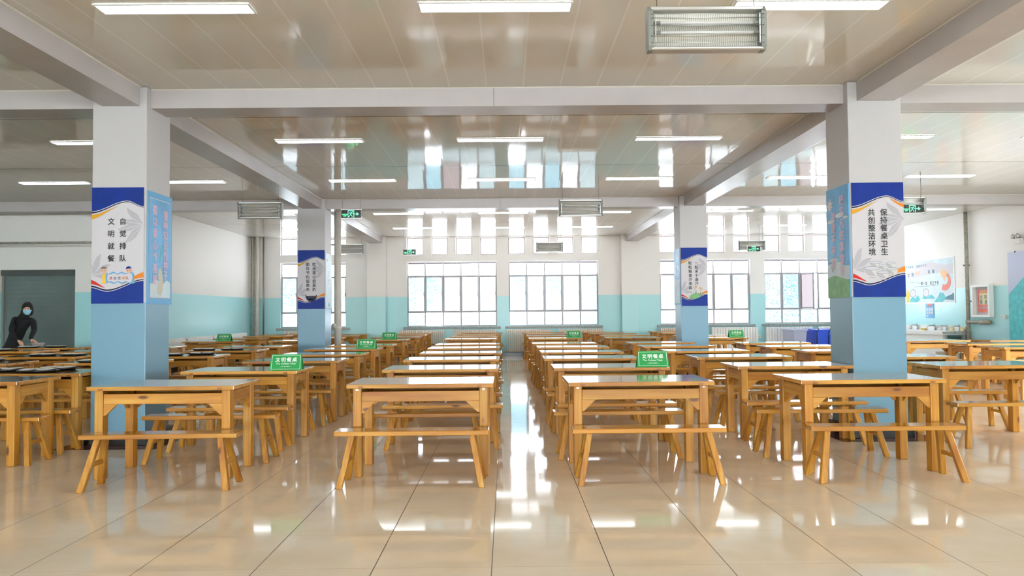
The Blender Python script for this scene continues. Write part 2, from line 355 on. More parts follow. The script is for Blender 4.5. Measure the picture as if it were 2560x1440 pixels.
def wall(name, o, r, n, w, h, holes, m=M_WALL, depth=0.24):   # o bottom-left seen from inside, r right, n into the room
    o, r, n, z = Vector(o), Vector(r), Vector(n), Vector((0, 0, 1)); b = MB()
    xs = sorted({0, w} | {q for h_ in holes for q in h_[:2]}); zs = sorted({0, h} | {q for h_ in holes for q in h_[2:]})
    P = lambda a, c, d=0: o + r * a + z * c - n * d
    for x0, x1 in zip(xs, xs[1:]):
        for z0, z1 in zip(zs, zs[1:]):
            if any(q[0] <= x0 and x1 <= q[1] and q[2] <= z0 and z1 <= q[3] for q in holes): continue
            b.add([P(x0, z0), P(x1, z0), P(x1, z1), P(x0, z1)], [(0, 1, 2, 3)]); b.add([P(x0, z0, depth), P(x0, z1, depth), P(x1, z1, depth), P(x1, z0, depth)], [(0, 1, 2, 3)])
    for a0, a1, c0, c1 in holes:
        q = [P(a0, c0), P(a1, c0), P(a1, c1), P(a0, c1)]; d = [P(a0, c0, depth), P(a1, c0, depth), P(a1, c1, depth), P(a0, c1, depth)]
        for i in range(4): j = (i + 1) % 4; b.add([q[i], d[i], d[j], q[j]], [(0, 1, 2, 3)])
    return struct(b.build(name, m))
BIG = [(-7.18, -5.10, 4), (-3.165, -0.31, 5), (0.075, 2.925, 5), (4.90, 7.78, 5), (8.24, 11.12, 5)]
ZB0, ZB1, ZS0, ZS1 = 0.95, 3.015, 3.24, 3.785
SMALL = []
for x0, x1, n in BIG:
    k = 4 if n == 5 else 3; st = (x1 - x0 - 0.52) / (k - 1)
    SMALL += [(x0 + i * st, x0 + i * st + 0.52) for i in range(k)]
wall('wall_back', (XLB, YB, 0), (1, 0, 0), (0, -1, 0), XR - XLB, HC, [(a - XLB, b - XLB, ZB0, ZB1) for a, b, _ in BIG] + [(a - XLB, b - XLB, ZS0, ZS1) for a, b in SMALL])
wall('wall_side', (XLB, YD, 0), (0, 1, 0), (1, 0, 0), YB - YD, HC, [])
wall('wall_door', (XL, YD, 0), (1, 0, 0), (0, -1, 0), XLB - XL, HC, [(-11.21 - XL, -9.55 - XL, 0, 2.41)])
wall('wall_left', (XL, YR, 0), (0, 1, 0), (1, 0, 0), YD - YR, HC, [])
wall('wall_right', (XR, YB, 0), (0, -1, 0), (-1, 0, 0), YB - YR, HC, [(YB - a - 2.2, YB - a, 1.0, 2.6) for a in (6.6, 9.6)])
RW = [(-11.8 + 4.7 * i, -11.8 + 4.7 * i + 4.2) for i in range(5)]  # unseen openings behind the camera, added and sized to let in fill daylight
wall('wall_rear', (XR, YR, 0), (-1, 0, 0), (0, 1, 0), XR - XL, HC, [(XR - b, XR - a, 0.9, 3.1) for a, b in RW])
# beams: lengthwise over the pillars, crosswise a little behind the pillar fronts
bm_ = sempty('beam_grid')
for px in XP: box(px + 0.1, px + 0.5, YR, YB, HB, HC - 0.002).build('beam_lengthwise', M_BEAM, bm_)
for py in YP:
    xs = [XL, XP[0], XP[0] + PW, XP[1], XP[1] + PW, XR]
    for a, b in ((XL, XP[0] + 0.1), (XP[0] + 0.5, XP[1] + 0.1), (XP[1] + 0.5, XR)):
        box(a, b, py + 0.1, py + 0.47, HB, HC - 0.002).build('beam_crosswise', M_BEAM, bm_)
tr = sempty('trim_1')
for px in XP:
    for e in (px + 0.1, px + 0.5):
        sg = -1 if e == px + 0.1 else 1
        segs = [(YR, YP[0]), (YP[0] + PW, YP[1]), (YP[1] + PW, YB)]
        for a, b in segs: MB().prism([(e, HC - 0.014), (e + sg * 0.014, HC - 0.002), (e, HC - 0.002)], 1, a, b).build('ceiling_bead', M_TRIM, tr)
for py in YP:
    for a, b in ((XL, XP[0]), (XP[0] + PW, XP[1]), (XP[1] + PW, XR)):
        for e, sg in ((py + 0.1, -1), (py + 0.47, 1)):
            MB().prism([(e, HC - 0.014), (e + sg * 0.014, HC - 0.002), (e, HC - 0.002)], 0, a, b).build('ceiling_bead', M_TRIM, tr)
    for m_ in (-0.12, ): box(m_ - 0.004, m_ + 0.004, py + 0.097, py + 0.1, HB, HC - 0.014).build('panel_joint', M_GREY, tr)
for i, (px, py) in enumerate([(x, y) for y in YP for x in XP]):
    p = sempty('pillar', (0, 0, 0))
    box(px, px + PW, py, py + PW, 0.12, HC - 0.003).build('shaft', M_PIL, p, 0.008, 2)
    box(px - 0.045, px + PW + 0.045, py - 0.045, py + PW + 0.045, 0.0, 0.125).build('plinth', M_BLACK, p, 0.004)
pl = sempty('trim_2')
for a, b in ((-4.39, -3.80), (3.63, 4.16)): box(a, b, YB - 0.3, YB - 0.001, 0.0, HC - 0.003).build('pilaster', M_WALL, pl, 0.005)
struct(box(XLB + 0.02, XR - 0.02, YB - 0.3, YB - 0.002, 0.0, 0.12).build('baseboard_back', M_BLACK))
struct(box(XLB + 0.001, XLB + 0.03, YD, YB - 0.31, 0.0, 0.12).build('baseboard_left', M_BLACK))
struct(box(XR - 0.03, XR - 0.001, YR, YB - 0.31, 0.0, 0.12).build('baseboard_right', M_BLACK))
d = sempty('door_1')
sh = MB()
for k in range(24): sh.prism([(YD + 0.12, 0.1 * k), (YD + 0.117, 0.1 * k + 0.03), (YD + 0.117, 0.1 * k + 0.07), (YD + 0.12, 0.1 * k + 0.1), (YD + 0.14, 0.1 * k + 0.1), (YD + 0.14, 0.1 * k)], 0, -11.20, -9.56)
sh.build('shutter_curtain', M_BRICK, d)
box(-11.2, -9.56, YD + 0.02, YD + 0.12, 2.28, 2.4095).build('shutter_box', mat('shutter_box', L(70, 76, 74), 0.5), d)
for a in (-11.21, -9.60): box(a + 0.003, a + 0.047, YD + 0.06, YD + 0.12, 0, 2.28).build('guide_rail', M_GREY, d)

# ------------------------------------------------------------------ windows
def bars(b, x0, x1, y0, y1, z0, z1, mi=0): b.box(x0, x1, y0, y1, z0, z1, mi)
PAT = {0: 'FFFF', 1: 'FBPLF', 2: 'BLBLF', 3: 'LLLLF', 4: 'FBPLL'}; LOW = {0: 'LLLL', 1: 'FCFFF', 2: 'CFFFF', 3: 'LLLLL', 4: 'FFFLL'}
GM = [G_CLEAR, G_FILM, G_FILMB, G_FILML, G_PINK]; GI = dict(C=0, F=1, B=2, L=3, P=4)
for i, (x0, x1, n) in enumerate(BIG):
    w = sempty('window_%d' % (i + 1)); cw = (x1 - x0) / n; yf0, yf1 = YB + 0.10, YB + 0.15; zA, zBm = 1.41, 2.56
    fr = MB(); t = 0.017
    for a, b, c, e in ((x0, x1, ZB0, ZB0 + 2 * t), (x0, x1, ZB1 - 2 * t, ZB1), (x0, x0 + 2 * t, ZB0 + 2 * t, ZB1 - 2 * t), (x1 - 2 * t, x1, ZB0 + 2 * t, ZB1 - 2 * t), (x0 + 2 * t, x1 - 2 * t, zA - t, zA + t), (x0 + 2 * t, x1 - 2 * t, zBm - t, zBm + t)): fr.box(a, b, yf0, yf1, c, e)
    for k in range(1, n): fr.box(x0 + k * cw - t, x0 + k * cw + t, yf0 - 0.002, yf1 + 0.002, ZB0, ZB1)
    fr.build('window_frame', M_WFRAME, w)
    sa = MB()
    for k in range(n):
        a, b = x0 + k * cw + t + 0.004, x0 + (k + 1) * cw - t - 0.004
        if i == 4 and k == 2: continue
        for q in ((a, b, zA + t, zA + t + 0.022), (a, b, zBm - t - 0.022, zBm - t), (a, a + 0.02, zA + t + 0.022, zBm - t - 0.022), (b - 0.02, b, zA + t + 0.022, zBm - t - 0.022)): sa.box(q[0], q[1], yf0 - 0.012, yf0 + 0.02, q[2], q[3])
        sa.box(b - 0.03, b - 0.005, yf0 - 0.04, yf0 - 0.012, 1.93, 2.05)
    sa.build('casement_sash', M_WFRAME, w)
    ed = MB(); ed.box(x0, x1, YB + 0.16, YB + 0.2, ZB1 - 0.06, ZB1); ed.box(x1 - 0.03, x1, YB + 0.16, YB + 0.2, ZB0, ZB1); ed.build('outer_edge', M_WDARK, w)
    gp = MB()
    for k in range(n):
        a, b = x0 + k * cw, x0 + (k + 1) * cw
        for c, e, g in ((zBm, ZB1, 'C'), (zA, zBm, PAT[i][k]), (ZB0, zA, LOW[i][k])):
            if i == 4 and k == 2 and c == zA: continue
            gp.add([(a, yf0 + 0.03, c), (b, yf0 + 0.03, c), (b, yf0 + 0.03, e), (a, yf0 + 0.03, e)], [(0, 1, 2, 3)], GI[g])
    gp.build('panes', GM, w)
    box(x0 - 0.12, x1 + 0.12, YB - 0.08, YB + 0.1, 0.865, 0.945).build('window_sill', M_STONE, w, 0.006)
    if i == 4:                        # one sash stands open into the room
        a = x0 + 2 * cw + t; s_ = MB(); g_ = MB(); dx, dy = 0.26, -0.44
        P = lambda u, z, d=0: (a + dx * u + d * 0.86, yf0 + dy * u + d * 0.5, z)
        for u0, u1, z0, z1 in ((0, 1, zA + t, zA + t + 0.04), (0, 1, zBm - t - 0.04, zBm - t), (0, 0.08, zA, zBm), (0.92, 1, zA, zBm)):
            s_.hexa([P(u0, z0), P(u1, z0), P(u1, z0, 0.03), P(u0, z0, 0.03)], [P(u0, z1), P(u1, z1), P(u1, z1, 0.03), P(u0, z1, 0.03)])
        s_.build('open_sash', M_WFRAME, w)
        g_.add([P(0.05, zA + 0.03, .015), P(0.95, zA + 0.03, .015), P(0.95, zBm - 0.03, .015), P(0.05, zBm - 0.03, .015)], [(0, 1, 2, 3)]); g_.build('open_pane', G_PINK, w)
for i, (x0, x1) in enumerate(SMALL):
    w = sempty('window_%d' % (i + 6)); y0, y1 = YB + 0.10, YB + 0.15; fr = MB(); t = 0.025
    for q in ((x0, x1, ZS0, ZS0 + t), (x0, x1, ZS1 - t, ZS1), (x0, x0 + t, ZS0 + t, ZS1 - t), (x1 - t, x1, ZS0 + t, ZS1 - t)): fr.box(q[0], q[1], y0, y1, q[2], q[3])
    fr.build('window_frame', M_WDARK, w)
    MB().add([(x0, y0 + .03, ZS0), (x1, y0 + .03, ZS0), (x1, y0 + .03, ZS1), (x0, y0 + .03, ZS1)], [(0, 1, 2, 3)]).build('panes', G_CLEAR, w)
# the red-brown eaves outside, over the windows
struct(box(XLB - 1, XR + 1, YB + 0.9, YB + 1.6, 3.84, 4.0).build('trim_3', mat('red_eaves', L(176, 120, 116), 0.7)))

# ------------------------------------------------------------------ ceiling lights
side = {-8.25: 'far left', -5.75: 'left', -2.62: 'left-centre', -0.07: 'centre', 2.45: 'right-centre', 5.44: 'right', 8.0: 'far right', 10.4: 'rightmost'}
rown = ['in the front row', 'in the second row', 'in the third row', 'in the fourth row', 'in the last row by the windows', 'in an added unseen row just before the viewer', 'in an added unseen row overhead', 'in an added unseen row just behind the viewer', 'in an added unseen row above the rear aisle', 'in an added unseen row at the rear']
LY = [6.12, 10.87, 14.15, 18.85, 22.1, 4.0, 1.9, -0.2, -2.3, -6.5]  # rows around and behind the viewer are unseen, added to brighten the foreground
proto = thing('ceiling_light', '', 'ceiling light')
f = MB(); f.box(-0.615, 0.615, -0.1, -0.085, -0.012, 0); f.box(-0.615, 0.615, 0.085, 0.1, -0.012, 0); f.box(-0.615, -0.6, -0.085, 0.085, -0.012, 0); f.box(0.6, 0.615, -0.085, 0.085, -0.012, 0)
f.build('frame', M_SOFT, proto); box(-0.6, 0.6, -0.085, 0.085, -0.009, -0.002).build('diffuser', M_LAMP, proto)
first = True
for j, y in enumerate(LY):
    for x, nm in side.items():
        if y > YD and x < XLB + 0.5: continue
        if j == 0 and abs(x) > 3: continue
        lab = 'white LED strip light, %s column, %s' % (nm, rown[j])
        if first: proto.location = (x, y, HC - 0.003); proto['label'] = lab; proto['group'] = 'LED ceiling lights'; first = False
        else: dup(proto, (x, y, HC - 0.003), 0, lab)

# ------------------------------------------------------------------ hanging heaters, exit signs
def heater(x, y, z, label):
    t = thing('hanging_heater', label, 'heater', (x, y, z), 0, 'infrared heaters hung under the ceiling')
    w, h = 0.375, 0.15
    for s in (-1, 1):
        e = MB(); e.prism([(-0.05, -h + 0.03), (-0.03, -h), (0.04, -h), (0.06, -h + 0.02), (0.06, h - 0.03), (0.03, h), (-0.02, h), (-0.05, h - 0.04)], 0, s * w - 0.018, s * w + 0.018)
        e.build('end_cap', M_GREY, t, 0.005, 2)
        MB().tube([(s * (w - 0.05), 0.0, h - 0.01), (s * (w - 0.05), 0.0, HC - z)], 0.003, 6).build('hanging_wire', M_WIRE, t)
        for zz in (0.035, -0.03): MB().tube([(s * (w - 0.02), -0.03, zz), (s * (w - 0.065), -0.03, zz)], 0.012, 8).build('lamp_socket', M_GREY, t)
    box(-w, w, -0.04, 0.05, h - 0.035, h - 0.005).build('top_rail', M_ALU, t, 0.006)
    box(-w, w, -0.04, 0.05, -h + 0.003, -h + 0.025).build('bottom_rail', M_ALU, t, 0.006)
    r = MB(); pr = [(0.03, -h + 0.025), (0.05, -0.07), (0.02, -0.002), (0.05, 0.06), (0.03, h - 0.035)]
    for a, b in zip(pr, pr[1:]): r.add([(-w, a[0], a[1]), (w, a[0], a[1]), (w, b[0], b[1]), (-w, b[0], b[1])], [(0, 1, 2, 3)]); r.add([(-w, a[0] + .008, a[1]), (-w, b[0] + .008, b[1]), (w, b[0] + .008, b[1]), (w, a[0] + .008, a[1])], [(0, 1, 2, 3)])
    r.build('reflector', M_REFL, t)
    for zz in (0.035, -0.03): MB().tube([(-w + 0.06, -0.03, zz), (w - 0.06, -0.03, zz)], 0.011, 10).build('glass_tube', M_TUBE, t)
    g = MB()
    for zz in (0.085, 0.06, 0.01, -0.058, -0.105): g.tube([(-w, -0.055, zz), (w, -0.055, zz)], 0.0028, 5)
    for s in (-1, 1): g.box(s * (w - 0.03) - 0.004, s * (w - 0.03) + 0.004, -0.056, -0.05, -0.11, 0.09)
    g.build('guard_wires', M_STEEL, t)
    return t
heater(1.345, 5.1, 3.232, 'large hanging infrared heater nearest the viewer, beside the ceiling light')
heater(-4.38, 13.8, 3.228, 'hanging heater left of the second left pillar')
heater(1.34, 13.8, 3.228, 'hanging heater in front of the second cross beam, right of centre')
heater(7.14, 13.8, 3.228, 'hanging heater just above the exit sign right of the near right pillar')
heater(-4.55, 22.6, 3.27, 'far hanging heater partly behind the white round pipe')
heater(1.27, 22.6, 3.28, 'far hanging heater in front of the centre right clerestory windows')
heater(7.2, 22.6, 3.28, 'far hanging heater behind a green exit sign at the right windows')
def exit_sign(x, y, z, label):
    t = thing('exit_sign', label, 'exit sign', (x, y, z), 0, 'green running man exit signs')
    box(-0.18, 0.18, -0.015, 0.015, -0.075, 0.075).build('housing', [M_BLACK], t, 0.003)
    b = MB(); b.box(-0.185, 0.185, -0.02, 0.02, 0.073, 0.083); b.box(-0.185, 0.185, -0.02, 0.02, -0.083, -0.073); b.build('rail', M_ALU, t)
    for s in (-1, 1): MB().tube([(s * 0.16, 0, 0.08), (s * 0.16, 0, HC - z)], 0.003, 6).build('hanging_wire', M_WIRE, t)
    B = Board((x - 0.18, y - 0.005, z + 0.075), (1, 0, 0), (0, -1, 0), 0.36, 0.15)
    # door outline, running figure, arrow
    for q in ((0.33, 0.36, 0.08, 0.92), (0.62, 0.65, 0.08, 0.92), (0.33, 0.65, 0.08, 0.16)): B.rect(*q, M_GLOW, 1)
    B.disc(0.56, 0.27, 0.022, 0.055, M_GLOW, 2)
    def limb(p, q, w):
        px, py = (q[1] - p[1]) * 0.4167, -(q[0] - p[0]) / 0.4167; l = math.hypot((q[0] - p[0]), (q[1] - p[1]) * 0.4167) or 1
        px, py = px / l * w, py / l * w
        B.poly([(p[0] - px, p[1] - py), (q[0] - px, q[1] - py), (q[0] + px, q[1] + py), (p[0] + px, p[1] + py)], M_GLOW, 2)
    for p, q, w in (((0.53, 0.34), (0.46, 0.6), 0.02), ((0.52, 0.36), (0.43, 0.36), 0.01), ((0.43, 0.36), (0.40, 0.48), 0.01), ((0.52, 0.36), (0.57, 0.5), 0.01), ((0.57, 0.5), (0.62, 0.48), 0.01), ((0.47, 0.58), (0.54, 0.7), 0.013), ((0.54, 0.7), (0.55, 0.9), 0.012), ((0.46, 0.6), (0.43, 0.76), 0.013), ((0.43, 0.76), (0.36, 0.84), 0.012)): limb(p, q, w)
    B.rect(0.68, 0.8, 0.46, 0.56, M_GLOW, 1); B.poly([(0.78, 0.72), (0.78, 0.30), (0.89, 0.51)], M_GLOW, 2)
    B.row('安全出口', 0.03, 0.085, 0.026, 0.028, M_GLOW, 1, 0.01); B.line('EXIT', 0.069, 0.112, 0.028, M_GLOW, 1, 0.01)
    o = B.b.build('pictogram', B.mats); o.parent = t; o.matrix_parent_inverse = Matrix.Translation((-x, -y, -z))
exit_sign(-2.80, 14.0, 3.175, 'green exit sign beside the second left pillar, nearer of the left pair')
exit_sign(-2.72, 21.8, 3.10, 'small green exit sign in front of the left centre clerestory window')
exit_sign(7.0, 21.8, 3.11, 'small green exit sign in front of the far right heater')
exit_sign(7.2, 13.62, 3.14, 'green exit sign at the right edge of the near right pillar')

# ------------------------------------------------------------------ tables and benches
def make_table():
    t = thing('dining_table', '', 'table'); w, d2, h = 0.608, 0.35, 0.772
    tp = MB(); tp.box(-w, w, -d2, d2, 0.738, h)
    tp.mi = [0 if i == 1 else 1 for i in range(6)]; top = tp.build('tabletop', [WT, WX], t, 0.004, 2)
    tn = MB()
    for s in (-1, 1):
        for e in (-1, 1): tn.box(s * 0.49 - 0.02, s * 0.49 + 0.02, e * d2 - 0.002, e * d2 + 0.002, 0.742, 0.758)
    tn.build('tenon_ends', WD, top)
    for sx in (-1, 1):
        for sy in (-1, 1): box(sx * 0.527 - 0.036, sx * 0.527 + 0.036, sy * 0.262 - 0.045, sy * 0.262 + 0.045, 0, 0.738).build('leg', WZ, t, 0.008, 2)
    for s in (-1, 1):
        box(-0.491, 0.491, s * 0.285 - 0.012, s * 0.285 + 0.012, 0.622, 0.708).build('apron', WX, t, 0.003)
        box(s * 0.54 - 0.012, s * 0.54 + 0.012, -0.217, 0.217, 0.622, 0.72).build('apron', WY, t, 0.003)
    box(-0.49, 0.49, -0.27, 0.27, 0.624, 0.636).build('shelf', WX, t)
    for sx in (-1, 1):
        for sy in (-1, 1):
            MB().prism([(sx * 0.491, 0.53), (sx * 0.491, 0.622), (sx * 0.375, 0.622), (sx * 0.39, 0.612), (sx * 0.475, 0.53)][::sx], 1, sy * 0.285 - 0.012, sy * 0.285 + 0.012).build('brace', WX, t)
            MB().prism([(sy * 0.217, 0.53), (sy * 0.217, 0.622), (sy * 0.122, 0.622), (sy * 0.137, 0.61), (sy * 0.2, 0.53)][::-sy], 0, sx * 0.54 - 0.012, sx * 0.54 + 0.012).build('brace', WY, t)
    return t
def make_bench():
    t = thing('bench', '', 'bench'); w, d2 = 0.61, 0.1
    sb = box(-w, w, -d2, d2, 0.393, 0.43); sb.mi = [0 if i == 1 else 1 for i in range(6)]; sb.build('seat', [WS, WX], t, 0.006, 2)
    for sx in (-1, 1):
        for sy in (-1, 1):
            a, b = 0.024, 0.024; tx, ty, bx, by = sx * 0.475, sy * 0.055, sx * 0.555, sy * 0.165
            q = lambda cx, cy_, z: [(cx - a, cy_ - b, z), (cx + a, cy_ - b, z), (cx + a, cy_ + b, z), (cx - a, cy_ + b, z)]
            MB().hexa(q(bx, by, 0), q(tx, ty, 0.394)).build('leg', WZ, t, 0.004)
        cx = sx * 0.516
        box(cx - 0.014, cx + 0.014, -0.1, 0.1, 0.178, 0.212).build('stretcher', WY, t, 0.003)
    return t
TB, BN = make_table(), make_bench()
ord_ = ['front', 'second', 'third', 'fourth', 'fifth', 'sixth', 'seventh', 'eighth', 'ninth', 'last']
FR = [6.44, 8.12, 9.82, 11.4, 13.06, 14.62, 17.72, 19.58, 21.4, 23.1]
cols = {  # centre X per row (None where there is no table), name
    'L3': ('far left column by the shutter', [None, None, None, None, -8.70, -8.80] + [None] * 4),
    'L2': ('column left of the near left pillar', [None, None, -6.92, -6.94, -6.95, -6.92, -6.80, -6.88, -6.80, -6.88]),
    'L1': ('column behind the near left pillar', [-5.04, -5.01, -5.11, -4.83, -4.78, -4.80, -4.85, -4.80, -4.79, -4.84]),
    'A2': ('second column left of the aisle', [-2.87, -2.80, -2.74, -2.75, -2.80, -2.78, -2.90, -2.83, -2.87, -2.88]),
    'A3': ('first column left of the aisle', [-0.725, -0.70, -0.71, -0.69, -0.73, -0.74, -0.83, -0.83, -0.76, -0.75]),
    'A4': ('first column right of the aisle', [1.115, 1.10, 1.08, 1.11, 1.125, 1.10, 1.12, 1.13, 1.15, 1.09]),
    'A5': ('second column right of the aisle', [3.05, 3.03, 3.02, 2.98, 2.92, 2.95, 2.92, 3.02, 2.97, 2.89]),
    'A6': ('column behind the near right pillar', [None, 5.05, 4.92, 4.90, 4.86, 4.90, 4.72, 4.75, 4.9, 4.95]),
    'A8': ('far right column by the sinks', [None, None, None, 8.08, 8.30, 8.05] + [None] * 4),
    'A9': ('rightmost column by the sinks', [None, None, None, None, None, 9.50] + [None] * 4)}
YF = {('L1', 0): 7.05, ('L1', 1): 8.03, ('A6', 1): 7.93, ('A6', 2): 9.5, ('L1', 4): 12.95, ('L1', 5): 14.5, ('L1', 3): 11.2, ('A8', 3): 11.6, ('A8', 4): 12.9, ('A8', 5): 14.42, ('A9', 5): 14.2, ('L3', 4): 13.4, ('L3', 5): 14.75, ('A6', 3): 11.0, ('A6', 4): 12.52, ('A6', 5): 14.0, ('A6', 6): 17.05, ('A6', 7): 18.66,
      ('A3', 7): 19.6, ('L2', 7): 19.8, ('L2', 8): 21.8, ('L2', 9): 23.4}
RB = {('A2', 0): (-2.74, 6.2, 0.03), ('A3', 0): (-0.76, 6.235, 0), ('A4', 0): (1.125, 6.25, -0.01), ('A5', 0): (3.02, 6.24, -0.02), ('L1', 0): (-4.93, 7.3, 0), ('L1', 1): (-4.95, 7.84, 0.01), ('A6', 1): (5.02, 7.69, 0), ('A6', 6): (4.98, 16.86, 0)}
FB = {('A2', 0): (-2.77, 7.31, 0.02), ('A3', 0): (-0.79, 7.31, 0), ('A4', 0): (1.04, 7.34, 0), ('A5', 0): (2.94, 7.33, -0.02)}
tabs = {}; usedT = usedB = False
for ck, (cn, xs) in cols.items():
    nr = [i for i, x in enumerate(xs) if x is not None]
    for q, i in enumerate(nr):
        y0 = YF.get((ck, i), FR[i]); x = xs[i]; j = 0 if i == 0 else 1
        y = y0 + 0.35; rz = random.uniform(-0.012, 0.012) * j
        on = ord_[q] if q < len(nr) - 1 else 'last'
        if len(nr) == 1: on = 'only'
        lab = 'pine dining table, %s table of the %s' % (on, cn)
        if not usedT: o = TB; o.location = (x, y, 0); o.rotation_euler.z = rz; o['label'] = lab; o['group'] = 'pine tables in rows'; usedT = True
        else: o = dup(TB, (x, y, 0), rz, lab)
        tabs[ck, i] = o
        for near in (1, 0):
            if near: bx, by, br = RB.get((ck, i), (x + random.uniform(-0.05, 0.05), y0 - 0.19 + random.uniform(-0.015, 0.015), random.uniform(-0.02, 0.02)))
            else: bx, by, br = FB.get((ck, i), (x + random.uniform(-0.05, 0.05), y0 + 0.70 + 0.185 + random.uniform(-0.01, 0.015), random.uniform(-0.02, 0.02)))
            if by > 24.0 or ((ck, i) == ('L1', 0) and not near): continue
            lab = '%s pine bench, %s table, %s' % ('near side' if near else 'far side', on, cn)
            if not usedB: o = BN; o.location = (bx, by, 0); o.rotation_euler.z = br; o['label'] = lab; o['group'] = 'pine benches along the tables'; usedB = True
            else: dup(BN, (bx, by, 0), br, lab)
for ck in ('A3', 'A4'):
    T = tabs[ck, 0]
    for s in (-1, 1): box(s * 0.527 - 0.012, s * 0.527 + 0.012, -0.3085, -0.307, 0.715, 0.73).build('sticker', M_SOFT, T)

# green tent signs
def sign(key, dx, label, rz=0.0):
    T = tabs[key]; x, y = T.location.x + dx, T.location.y - 0.35 + 0.11
    t = thing('table_sign', label, 'table sign', (x, y, 0.7735), rz, 'green tent signs on the tables')
    w, h, dp = 0.168, 0.165, 0.075
    sh_ = MB()
    for s in (-1, 1): sh_.hexa([(-w, s * dp, 0), (w, s * dp, 0), (w, s * dp * 0.94, 0), (-w, s * dp * 0.94, 0)][::s], [(-w + .012, s * 0.004, h), (w - .012, s * 0.004, h), (w - .012, 0, h), (-w + .012, 0, h)][::s])
    sh_.build('tent_card', M_SIGN, t)
    B = Board((0, 0, 0), (1, 0, 0), (0, -1, 0), 2 * w, h); sl = math.hypot(h, dp - 0.004); nrm = Vector((0, -h, (dp - 0.004))).normalized(); up = Vector((0, dp - 0.004, h)).normalized()
    B.u = up; B.n = nrm; B.o = Vector((-w, -dp, 0)) + up * sl - nrm * 0.0105; B.h = sl
    k = 0.012 / (2 * w); e = 0.004 / (2 * w)
    for q in ((0.06, 0.94, 0.07, 0.085), (0.05, 0.95, 0.915, 0.93)): B.rect(*q, M_SIGNW, 1)
    for a, sg in ((0.06, 1), (0.94, -1)): B.poly([(a - sg * 0.01, 0.93), (a - sg * 0.01 + sg * e * 1.2, 0.93), (a + sg * e * 1.2, 0.07), (a, 0.07)][::sg], M_SIGNW, 1)
    B.row('文明餐桌', w - 0.087, 0.062, 0.058, 0.052, M_SIGNW, 1, 0.022)
    B.line('The Civilized Table', w, 0.105, 0.026, M_SIGNW, 1, 0.012); B.line('— 讲文明 树新风 —', w, 0.138, 0.014, M_SIGNW, 1, 0.004)
    B.b.build('lettering', B.mats, t)
sign(('A2', 1), 0.47, 'green folded table sign, largest left one, on a front table', 0.05)
sign(('A2', 4), 0.42, 'green table sign two tables behind the largest left one')
sign(('A2', 6), 0.2, 'green table sign before the left radiators, third in the left line')
sign(('A4', 1), 0.44, 'large green table sign just right of the aisle', -0.04)
sign(('A4', 6), 0.42, 'small green table sign before the window right of the aisle')
sign(('A6', 6), 0.36, 'small green table sign right of the second right pillar')
sign(('L2', 6), 0.32, 'small green table sign near the left side wall radiators')

# ------------------------------------------------------------------ trays of food on the left tables
def tray(x, y, label, rz=0.0):
    t = thing('food_tray', label, 'tray', (x, y, 0.773), rz, 'black trays with steel dishes')
    MB().lathe([(0, 0), (0.17, 0), (0.215, 0.02), (0.21, 0.022), (0.165, 0.006), (0, 0.006)], n=28, sy=0.74).build('tray_base', M_TRAY, t)
    for k, (a, b) in enumerate(((-0.09, 0.05), (0.08, 0.06), (-0.08, -0.06), (0.09, -0.05))):
        dsh = MB().lathe([(0, 0.008), (0.05, 0.008), (0.072, 0.03), (0.078, 0.031), (0.078, 0.034), (0.07, 0.033), (0.05, 0.014), (0, 0.014)], (a, b, 0), 18); dd = dsh.build('dish', M_SOFT, t)
        MB().lathe([(0.06, 0.02), (0.045, 0.03), (0.02, 0.034), (0, 0.035)], (a, b, 0), 12).build('serving', M_FOOD, dd)
    return t
tray(-4.98, 8.28, 'front black tray on the first table left of the pillar')
tray(-5.45, 8.45, 'black tray at the left frame edge, first laid table')
tray(-4.95, 8.60, 'rear black tray on the first table left of the pillar')
tray(-5.30, 9.98, 'black tray touching the left pillar edge, second laid table')
tray(-6.95, 10.45, 'black tray at the left frame edge, second laid table')
tray(-7.0, 11.75, 'left black tray on the third laid table')
tray(-6.55, 11.78, 'right black tray on the third laid table')
tray(-8.95, 13.75, 'black tray at the left frame edge, fourth laid table')
tray(-9.18, 14.94, 'left black tray before the person in black')
tray(-8.72, 15.05, 'right black tray beside the pale serving bowl')
tray(-4.98, 11.5, 'near black tray just right of the left pillar')
tray(-4.60, 11.72, 'second black tray just right of the left pillar', 0.2)
tray(-5.14, 13.2, 'left of two black trays on the table with two trays')
tray(-4.66, 13.2, 'right of two black trays on the table with two trays')
tag(MB().lathe([(0, 0), (0.09, 0), (0.115, 0.075), (0.128, 0.077), (0.128, 0.081), (0.11, 0.08), (0.085, 0.008), (0, 0.008)], n=28, mi=0).build('serving_bowl', M_VEIN), 'pale serving bowl held by the person in black', 'bowl').location = (-9.19, 15.27, 0.773)

